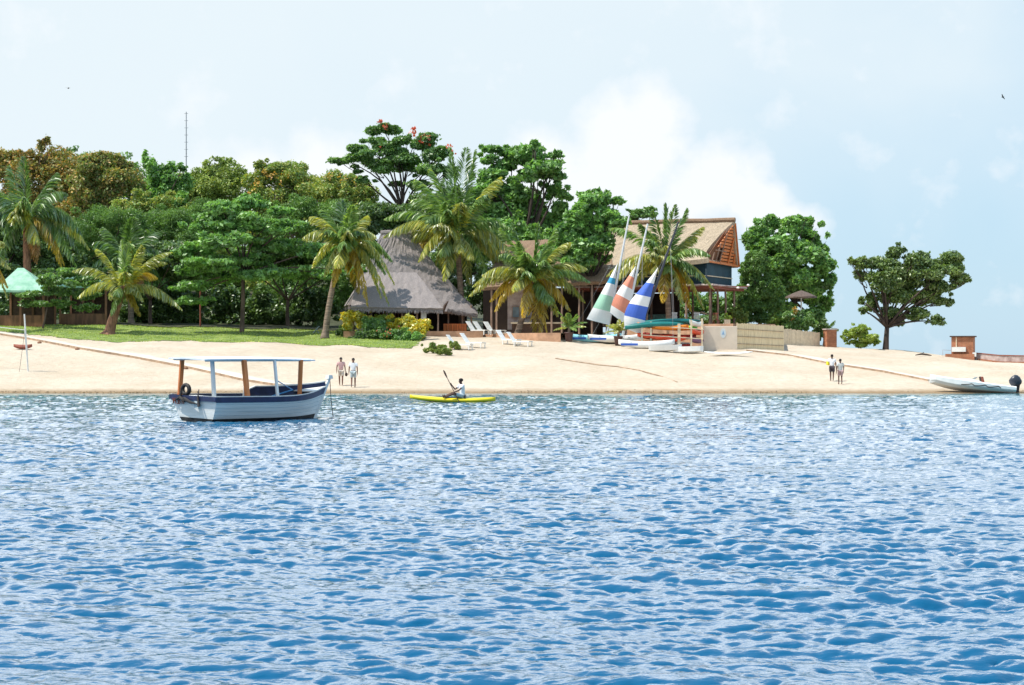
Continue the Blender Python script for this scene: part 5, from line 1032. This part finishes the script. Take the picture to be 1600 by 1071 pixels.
for k, (px, py, lab, d) in enumerate(((107, 138, 'tiny dark bird in the sky at the upper left', 260), (1567, 152, 'tiny dark bird in the sky at the upper right', 260))):
    q = W(px, py, d); b = MB(); sg = 1 if k else -1
    b.ball((0, 0, 0), (.10, .22, .09), 8, 5); b.add([Vector(v) for v in ((0, -.1, .02), (0, .12, .02), (-.42, .0, .22), (-.40, -.12, .20), (.42, .0, -.10), (.40, -.12, -.10))], [(0, 1, 2, 3), (1, 0, 5, 4)]); o = b.build('bird', M['black']); o.location = q; o.rotation_euler = (0, R(25) * sg, R(40)); tag(o, lab, 'bird')
# ------------------------------------------------------------------ moored fishing boat
TH = R(45); BL, BW = 5.5, 2.5
bo = Vector((W(341, 0, 63).x - BW / 2 * math.sin(TH), 63 + BW / 2 * math.cos(TH), 0)); bo.z = .19
boat = thing('fishing_boat', 'moored white wooden boat with navy gunwale and flat canopy on orange posts', 'boat', bo); boat.rotation_euler = (R(1.5), 0, TH)
def st(t):            # half beam, gunwale height, bottom depth, chine half beam
    w = BW / 2 * (1 - max(0, (t - .30) / .70) ** 2.8) ; w = max(w, .03); gh = .63 + .05 * (1 - t) + .27 * t ** 6; return w, gh
def hx(t, z):         # raked stem and transom
    return t * BL * .93 + (.45 * z * t ** 6) - .18 * z * (1 - t) ** 6
secs = []; NS = 28; zl = [-.22, -.12, .02, .16, .34, .50, .62]
def prof(t, f):       # f 0 keel .. 1 gunwale: half breadth
    w, gh = st(t); fl = .60 + .40 * min(1, f * 1.25) ** .7; k = w * fl if f > .06 else w * .08; return k * (1 - .35 * t ** 3 * (1 - f))
LV = [0, .08, .2, .34, .5, .66, .80, .90]
def ring(t, levels, inset=0):
    w, gh = st(t); L_ = []; zb = -.25
    for f in levels: z = zb + (gh - zb) * f; y = max(.015, prof(t, f) - inset); L_.append((hx(t, z), y, z))
    return L_
b = MB(); secs = []
for i in range(NS + 1):
    t = i / NS; rg = ring(t, LV); secs.append([Vector((x, -y, z)) for x, y, z in reversed(rg)] + [Vector((x, y, z)) for x, y, z in rg])
m_hull = [M['hullgrey'], M['black']]
nn = len(LV); b.loft(secs, closed=False, caps=False, mi=lambda i, k: 1 if (k >= nn - 3 and k <= nn + 1 and True) else 0)
# transom
s0 = secs[0]; ctr = [Vector((p.x, 0, p.z)) for p in s0[:nn]]
for k in range(nn - 1): b.add([s0[k], ctr[k], ctr[k + 1], s0[k + 1]], [(0, 1, 2, 3)], 1 if k >= nn - 3 else 0); b.add([ctr[k], s0[2 * nn - 1 - k], s0[2 * nn - 2 - k], ctr[k + 1]], [(0, 1, 2, 3)], 1 if k >= nn - 3 else 0)
b.build('hull', m_hull, boat, smooth=False)
b = MB()              # plank seams
for f in (.34, .47, .60, .73):
    for sg in (-1,):
        pts = []
        for i in range(NS + 1):
            t = i / NS; (x, y, z), = ring(t, [f]); pts.append(Vector((x, sg * (y + .003), z)))
        b.tube(pts, .006, 4)
b.build('plank_seam', M['shortsgrey'], boat)
def strake(name, f0, f1, out, m, tt=(0, 1), dz=0):
    for sg in (-1, 1):
        b = MB(); secs = []
        for i in range(NS + 1):
            t = tt[0] + (tt[1] - tt[0]) * i / NS; a, c = ring(t, [f0, f1]); secs.append([Vector((a[0], sg * (a[1] + out), a[2])), Vector((c[0], sg * (c[1] + out), c[2] + dz)), Vector((c[0], sg * max(0.0, c[1] - .05), c[2] + dz)), Vector((a[0], sg * max(0.0, a[1] - .03), a[2]))])
        b.loft(secs); b.build(name, m, boat)
strake('gunwale', .80, 1.0, .03, M['navy']); strake('gunwale_cap', 1.0, 1.03, .015, M['offwhite'])
b = MB(); a, c = ring(0, [.83, 1.0]); b.box(((a[0] + c[0]) / 2 - .03, 0, (a[2] + c[2]) / 2), (.06, 2 * c[1] + .10, c[2] - a[2])); b.build('transom_rail', M['navy'], boat)
b = MB(); secs = []   # inside lining and floor
for i in range(NS + 1): t = i / NS; rg = ring(t, [.28, .45, .7, .98], .06); secs.append([Vector((x, -y, z)) for x, y, z in reversed(rg)] + [Vector((x, y, z)) for x, y, z in rg])
b.loft(secs, closed=False, caps=False); b.build('lining', M['navy'], boat)
for t in (.18, .42, .64): w, gh = st(t); b = MB(); b.box((t * BL * .93, 0, gh - .30), (.24, 2 * w * .88, .05)); b.build('thwart', M['wood'], boat)
b = MB(); b.box((.42, 0, .62), (.7, BW * .9, .05)); b.build('stern_deck', M['offwhite'], boat)
b = MB(); secs = []   # raised washboard on the far bow
for i in range(13):
    t = .56 + .44 * i / 12; w, gh = st(t); x = hx(t, gh); hgt = .24 * min(1, i / 1.5) * (1 - .25 * i / 12); y = max(.02, w - .02); secs.append([Vector((x, y, gh - .05)), Vector((x, y + .02, gh + hgt)), Vector((x, y - .03, gh + hgt)), Vector((x, y - .04, gh - .05))])
b.loft(secs); b.build('washboard', M['navy'], boat)
b = MB(); secs2 = [[p + Vector((0, 0, .0)) for p in (s_[1] + Vector((0, .015, 0)), s_[1] + Vector((0, .015, .04)), s_[2] + Vector((0, -.015, .04)), s_[2] + Vector((0, -.015, 0)))] for s_ in secs]; b.loft(secs2); b.build('washboard_cap', M['offwhite'], boat)
x1 = hx(1, 1.4); b = MB(); b.beam((hx(1, -.2) + .01, 0, -.22), (x1 - .04, 0, 1.20), .08, .10); b.box((x1 - .04, 0, 1.26), (.20, .20, .13), None, .8); b.build('stem_post', M['offwhite'], boat)
b = MB(); v = []
for t in (.86, 1.0): w, gh = st(t); x = hx(t, gh); v += [Vector((x, -w, gh + .02)), Vector((x, w, gh + .02))]
b.add([v[0], v[1], v[3], v[2]], [(0, 1, 2, 3)]); b.build('bow_deck', M['offwhite'], boat, solid=.04)
# canopy with six posts
cz = 1.92; b = MB(); secs = []
for i in range(17):
    t = i / 16; x = -.42 + t * 4.75; zc = cz + .03 * math.sin(math.pi * t) - .03 * t; w = 1.02 - .12 * t; secs.append([Vector((x, w * u, zc + .035 * (1 - u * u) + dz)) for u, dz in ((-1, 0), (-.5, 0), (0, 0), (.5, 0), (1, 0), (1, -.045), (0, -.06), (-1, -.045))])
b.loft(secs); b.build('canopy', M['canopy'], boat)
b = MB()
for yy in (-.9, .88): b.beam((-.3, yy, cz - .05), (4.2, yy * .9, cz - .05), .05, .07)
b.build('canopy_bearer', M['offwhite'], boat)
def post(x, sg, mk, sz=.12):
    w, gh = st(x / (BL * .93)); b = MB(); b.beam((x, sg * (w - .14), gh - .12), (x - .04, sg * (.93 - .06 * x / 5), cz - .03), sz, sz * .8); b.build('post', M[mk], boat)
post(1.30, -1, 'orangewood', .15); post(3.75, -1, 'orangewood', .13); post(.12, 1, 'orangewood', .13); post(2.60, -1, 'white', .09); post(.30, -.55, 'white', .12); post(2.75, 1, 'offwhite', .04); 
b = MB(); b.tube([(3.0, -.2, .62), (3.6, -.6, .85), (3.9, .75, 1.15)], .025, 6); b.build('blue_rope', M['bluerope'], boat)
# lines, tyre and rope bundle at the stern
b = MB(); R_, r_ = .16, .065; vs = []; fs = []; n1, n2 = 16, 8
for i in range(n1):
    for j in range(n2):
        a = 2 * math.pi * i / n1; c = 2 * math.pi * j / n2; vs.append(Vector((-.02 + r_ * math.sin(c), .55 + (R_ + r_ * math.cos(c)) * math.cos(a) * 1.2, .86 + (R_ + r_ * math.cos(c)) * math.sin(a))));
for i in range(n1):
    for j in range(n2): fs.append((i * n2 + j, ((i + 1) % n1) * n2 + j, ((i + 1) % n1) * n2 + (j + 1) % n2, i * n2 + (j + 1) % n2))
b.add(vs, fs); b.build('tyre_fender', M['rubber'], boat, smooth=True)
b = MB(); b.tube([(-.16, .62, .92), (-.20, .60, .62), (-.22, .35, .56), (-.22, .0, .46), (-.20, -.35, .42)], [.02, .045, .07, .05, .015], 7); b.tube([(-.20, .9, .50), (-.24, .6, .60), (-.24, .3, .48)], [.02, .055, .045], 7); b.build('mooring_rope', M['rubber'], boat)
b = MB(); b.tube([(-.12, -.32, .90), (-.20, -.38, .62), (-.20, -.45, .34)], [.015, .03, .055], 7); b.build('fender_line', M['rope'], boat)
b = MB(); b.beam((-.14, -.25, .60), (-.16, -.25, .28), .22, .03); b.build('patch_board', M['shortsgrey'], boat)
# lettering M.B on the transom (the rest is hidden by the rope)
def stroke(b, pts, y0, z0, sc):
    for p, q in zip(pts[:-1], pts[1:]):
        f = lambda u: Vector((-.135 - .055 * (.0 + 0) + (z0 + u[1] * sc - .55) * -.18 - .03, y0 - u[0] * sc, z0 + u[1] * sc)); b.beam(f(p), f(q), .03, .03)
let = {'M': [[(0, 0), (0, 1), (.35, .4), (.7, 1), (.7, 0)]], '.': [[(.0, 0), (.12, 0)]], 'B': [[(0, 0), (0, 1), (.4, .95), (.45, .75), (.4, .55), (0, .5)], [(.4, .5), (.55, .3), (.4, .02), (0, 0)]], 'A': [[(0, 0), (.3, 1), (.6, 0)], [(.12, .4), (.5, .4)]]}
y0 = 1.08; b = MB()
for ch in 'M.BA':
    for stt in let[ch]: stroke(b, stt, y0, .38, .19)
    y0 -= .20 if ch != '.' else .08
b.build('lettering', M['rust'], boat)
b = MB(); hd = Vector((hx(1, 1.4) + .0, 0, 1.12)); b.tube([hd, hd + Vector((.05, -.02, -.7)), hd + Vector((.16, -.08, -1.55))], .014, 5); b.build('bow_line', M['rope'], boat)
# ------------------------------------------------------------------ people
def skinmesh(name, joints, edges, m, parent, sub=2, extra=None):
    me = bpy.data.meshes.new(name); me.from_pydata([j[0] for j in joints], edges, []); me.materials.append(m)
    o = bpy.data.objects.new(name, me); C.objects.link(o); o.parent = parent
    sk = o.modifiers.new('skin', 'SKIN'); sk.use_smooth_shade = True
    for i, j in enumerate(joints):
        rr_ = j[1] if isinstance(j[1], tuple) else (j[1], j[1]); me.skin_vertices[0].data[i].radius = rr_
    me.skin_vertices[0].data[0].use_root = True
    sb_ = o.modifiers.new('smooth', 'SUBSURF'); sb_.levels = sub; sb_.render_levels = sub
    return o
def person(label, loc, rot, pose, skin, shirt, shorts, hair='short', height=1.74, longshirt=.0, female=False):
    """pose: joint name -> position (metres, facing -Y, feet near z 0)"""
    rt = thing('person', label, 'person', loc, rot); k = height / 1.74; rt.scale = (k, k, k); P = {a: Vector(b) for a, b in pose.items()}
    J = []; E = []; ix = {}
    def j(n, p, r_, frm=None):
        ix[n] = len(J); J.append((Vector(p), r_));
        if frm: E.append((ix[frm], ix[n]))
    j('pelvis', P['pelvis'], (.13, .10)); j('waist', P['pelvis'].lerp(P['chest'], .45), (.115, .085), 'pelvis'); j('chest', P['chest'], (.15, .105), 'waist')
    j('neck0', P['chest'].lerp(P['head'], .42), (.07, .065), 'chest'); j('neck', P['chest'].lerp(P['head'], .62), .05, 'neck0')
    j('chin', P['head'] + Vector((0, -.01, -.07)), (.062, .075), 'neck'); j('head', P['head'], (.078, .098), 'chin'); j('top', P['head'] + Vector((0, .01, .085)), (.06, .075), 'head')
    for s_ in 'lr':
        sh, el, wr, hp, kn, an = (P[a + s_] for a in ('sh', 'el', 'wr', 'hp', 'kn', 'an'))
        j('sh' + s_, sh, .055, 'chest'); j('um' + s_, sh.lerp(el, .5), .047, 'sh' + s_); j('el' + s_, el, .038, 'um' + s_); j('fm' + s_, el.lerp(wr, .35), .037, 'el' + s_); j('wr' + s_, wr, .026, 'fm' + s_)
        hd = (wr - el).normalized(); pm = wr + hd * .075; j('pa' + s_, pm, (.038, .018), 'wr' + s_)
        side = Vector((1, 0, 0)) if abs(hd.x) < .8 else Vector((0, 0, 1)); fw = hd.cross(Vector((1, 0, 0))).normalized() if abs(hd.x) < .9 else Vector((0, -1, 0))
        for q, (o_, ln) in enumerate(((-.027, .062), (-.009, .078), (.010, .074), (.028, .058))):
            a = pm + side * o_ * .0 + fw * o_ + hd * .02; j('f%d%s' % (q, s_), a, .010, 'pa' + s_); j('g%d%s' % (q, s_), a + hd * ln * .5, .009, 'f%d%s' % (q, s_)); j('h%d%s' % (q, s_), a + hd * ln + Vector((0, 0, .0)) - side * .01 * (1 if s_ == 'l' else -1), .008, 'g%d%s' % (q, s_))
        j('t0' + s_, pm - hd * .03 - fw * .035, .012, 'pa' + s_); j('t1' + s_, pm + hd * .02 - fw * .06, .010, 't0' + s_)
        j('hp' + s_, hp, .09, 'pelvis'); j('th' + s_, hp.lerp(kn, .45), .078, 'hp' + s_); j('kn' + s_, kn, .052, 'th' + s_); j('ca' + s_, kn.lerp(an, .35), .052, 'kn' + s_); j('an' + s_, an, .034, 'ca' + s_)
        td = Vector(pose.get('toe' + s_, (0, -1, -.3))); td.normalize(); j('he' + s_, an + Vector((0, 0, -.035)) - td * .03, .034, 'an' + s_); j('to' + s_, an + td * .15 + Vector((0, 0, -.02)), (.042, .022), 'he' + s_)
    body = skinmesh('body', J, E, M[skin], rt)
    hd = P['head']
    b = MB()                  # face: eyes, nose, lips and ears
    for s_ in (-1, 1): b.ball(hd + Vector((s_ * .032, -.088, .005)), (.012, .008, .007), 8, 5)
    b.build('eyes', M['white'], rt); b = MB()
    for s_ in (-1, 1): b.ball(hd + Vector((s_ * .082, .005, -.01)), (.012, .02, .03), 8, 5)
    b.loft([[hd + Vector((x, -.085 - y, z)) for x, y, z in ((-.012, 0, .01), (.012, 0, .01), (0, .012, .01))], [hd + Vector((x, -.085 - y, z)) for x, y, z in ((-.02, 0, -.03), (.02, 0, -.03), (0, .028, -.028))]]); b.build('nose_and_ears', M[skin], rt)
    b = MB(); b.ball(hd + Vector((0, -.088, -.052)), (.024, .010, .008), 8, 5); b.build('lips', M['darkredp'] if skin == 'skin2' else M['bag'], rt)
    b = MB(); secs = []
    lo_ = -.02 if hair == 'short' else -.05
    b.ball(hd + Vector((0, .018, .045)), (.090, .108, .082), 14, 9); b.build('hair', M['hair'], rt, smooth=True)
    # shirt over trunk and upper arms
    J2 = [(P['pelvis'] + Vector((0, 0, .02 - longshirt)), (.185 if longshirt else .165, .135)), (P['pelvis'].lerp(P['chest'], .45), (.15, .115)), (P['chest'], (.185, .135)), (P['chest'].lerp(P['head'], .36), (.10, .085))]; E2 = [(0, 1), (1, 2), (2, 3)]
    for s_ in 'lr': a = P['sh' + s_]; J2.append((a, .078)); J2.append((a.lerp(P['el' + s_], .62), .072)); E2 += [(2, len(J2) - 2), (len(J2) - 2, len(J2) - 1)]
    skinmesh('shirt', J2, E2, M[shirt], rt)
    J3 = [(P['pelvis'] + Vector((0, 0, .04)), (.155, .125))]; E3 = []
    for s_ in 'lr': J3.append((P['hp' + s_], .115)); J3.append((P['hp' + s_].lerp(P['kn' + s_], .85), .095)); n3 = len(J3); E3 += [(0, n3 - 2), (n3 - 2, n3 - 1)]
    skinmesh('shorts', J3, E3, M[shorts], rt)
    return rt
def walk(st=.22, arm=.12, lean=.0):
    return dict(pelvis=(0, 0, .93), chest=(0, -lean, 1.30), head=(0, -lean - .02, 1.62), shl=(.19, -lean, 1.40), shr=(-.19, -lean, 1.40), ell=(.25, arm * .6, 1.12), elr=(-.25, -arm * .3, 1.12), wrl=(.27, arm * .5 - .05, .87), wrr=(-.27, -arm - .05, .88),
        hpl=(.09, 0, .90), hpr=(-.09, 0, .90), knl=(.09, -st * .55, .50), knr=(-.09, st * .15, .49), anl=(.08, -st * .8, .09), anr=(-.07, st, .12), toel=(0, -1, -.12), toer=(0, -1, -.35))
g = gp(534, 603); pr = person('person in a faded pink shirt and beige shorts walking left of the one in white', (g.x - .05, g.y, g.z), R(8), walk(.20, .10), 'skin2', 'shirtpink', 'shortsbeige', height=1.72)
b = MB(); b.ball((-.02, .0, 0), (.09, .05, .12), 10, 7); b.tube([(0, 0, .10), (.0, 0, .22)], .012, 5); o = b.build('handbag', M['bag'], smooth=True); o.location = (g.x + .30, g.y - .05, g.z + .68); tag(o, 'small dark bag held by the person in the pink shirt', 'bag')
g = gp(552, 606); person('person in white shirt and pale grey shorts walking beside the boat bow', g, R(-6), walk(-.16, -.10), 'skin2', 'shirtwhite', 'shortsgrey', height=1.78)
g = gp(1300, 596); p2 = walk(.14, .08); p2['ell'] = (.27, .03, 1.13); p2['wrl'] = (.24, -.20, 1.12); person('person in white shirt and charcoal shorts walking up the beach', g, R(172), p2, 'skin', 'shirtwhite', 'shortsdark', height=1.66)
b = MB(); b.box((0, 0, 0), (.18, .24, .28)); o = b.build('folded_towel', M['yellow'], bevel=.04); o.location = (g.x - .22, g.y + .10, g.z + 1.13); o.rotation_euler = (.1, .2, .3); tag(o, 'folded yellow towel held by the person in charcoal shorts', 'towel')
g = gp(1313, 601); person('person in pale grey shirt and mauve shorts at the right of the beach pair', g, R(186), walk(.12, .14), 'skin', 'shirtgrey', 'shortspink', height=1.56, longshirt=.1)
# ------------------------------------------------------------------ paddler on a yellow sit-on kayak
d = 2.2 * F / (629 - HY); ky = Vector((W(707, 0, d).x, d, .02)); kk = thing('kayak', 'long yellow sit-on kayak afloat near the shore', 'kayak', ky); kk.rotation_euler = (0, R(1.6), R(-3))
b = MB(); hull(b, 4.05, .66, .26, .12, 22, 14, pw=3.0); b.v = [(v[0], v[1], v[2] - .05) for v in b.v]; b.build('hull', M['yellow'], kk, smooth=True)
b = MB(); b.box((.58, 0, .23), (.10, .42, .20), None, .9); b.box((.0, 0, .205), (.9, .40, .03)); b.build('seat_pad', M['blackmast'], kk, bevel=.02)
b = MB(); b.tube([(-1.5, 0, .21), (-1.0, 0, .225), (1.6, 0, .21)], .012, 5); b.build('deck_line', M['rope'], kk)
sit = dict(pelvis=(0, 0, .12), chest=(0, -.04, .50), head=(0, -.10, .81), shl=(.19, -.06, .60), shr=(-.19, -.06, .60), ell=(.24, -.26, .40), elr=(-.25, -.28, .42), wrl=(.14, -.48, .30), wrr=(-.10, -.50, .62),
    hpl=(.09, -.04, .10), hpr=(-.09, -.04, .10), knl=(.13, -.48, .24), knr=(-.13, -.48, .24), anl=(.10, -.90, .08), anr=(-.10, -.90, .08), toel=(0, -.4, 1), toer=(0, -.4, 1))
pp = person('person in white shirt paddling the yellow kayak', (ky.x + .48, d, ky.z + .16), R(-66), sit, 'skin', 'shirtwhite', 'shortsgrey', height=1.78)
b = MB(); A = Vector((.30, -.36, -.05)); B2 = Vector((-.28, -.66, .95)); b.tube([A, B2], .017, 7)
dr = (B2 - A).normalized()
for e, sg in ((B2, 1), (A, -1)):
    c0 = e; secs = []
    for t, w in ((0, .02), (.12, .07), (.3, .09), (.42, .06), (.46, .01)): c = c0 + dr * sg * t; u = Vector((0, 1, 0)).cross(dr).normalized(); secs.append([c + u * w, c + Vector((0, .012, 0)), c - u * w, c - Vector((0, .012, 0))])
    b.loft(secs)
o = b.build('paddle', M['bag']); o.location = pp.location; o.rotation_euler = pp.rotation_euler; tag(o, 'dark double paddle raised by the person on the yellow kayak', 'paddle')
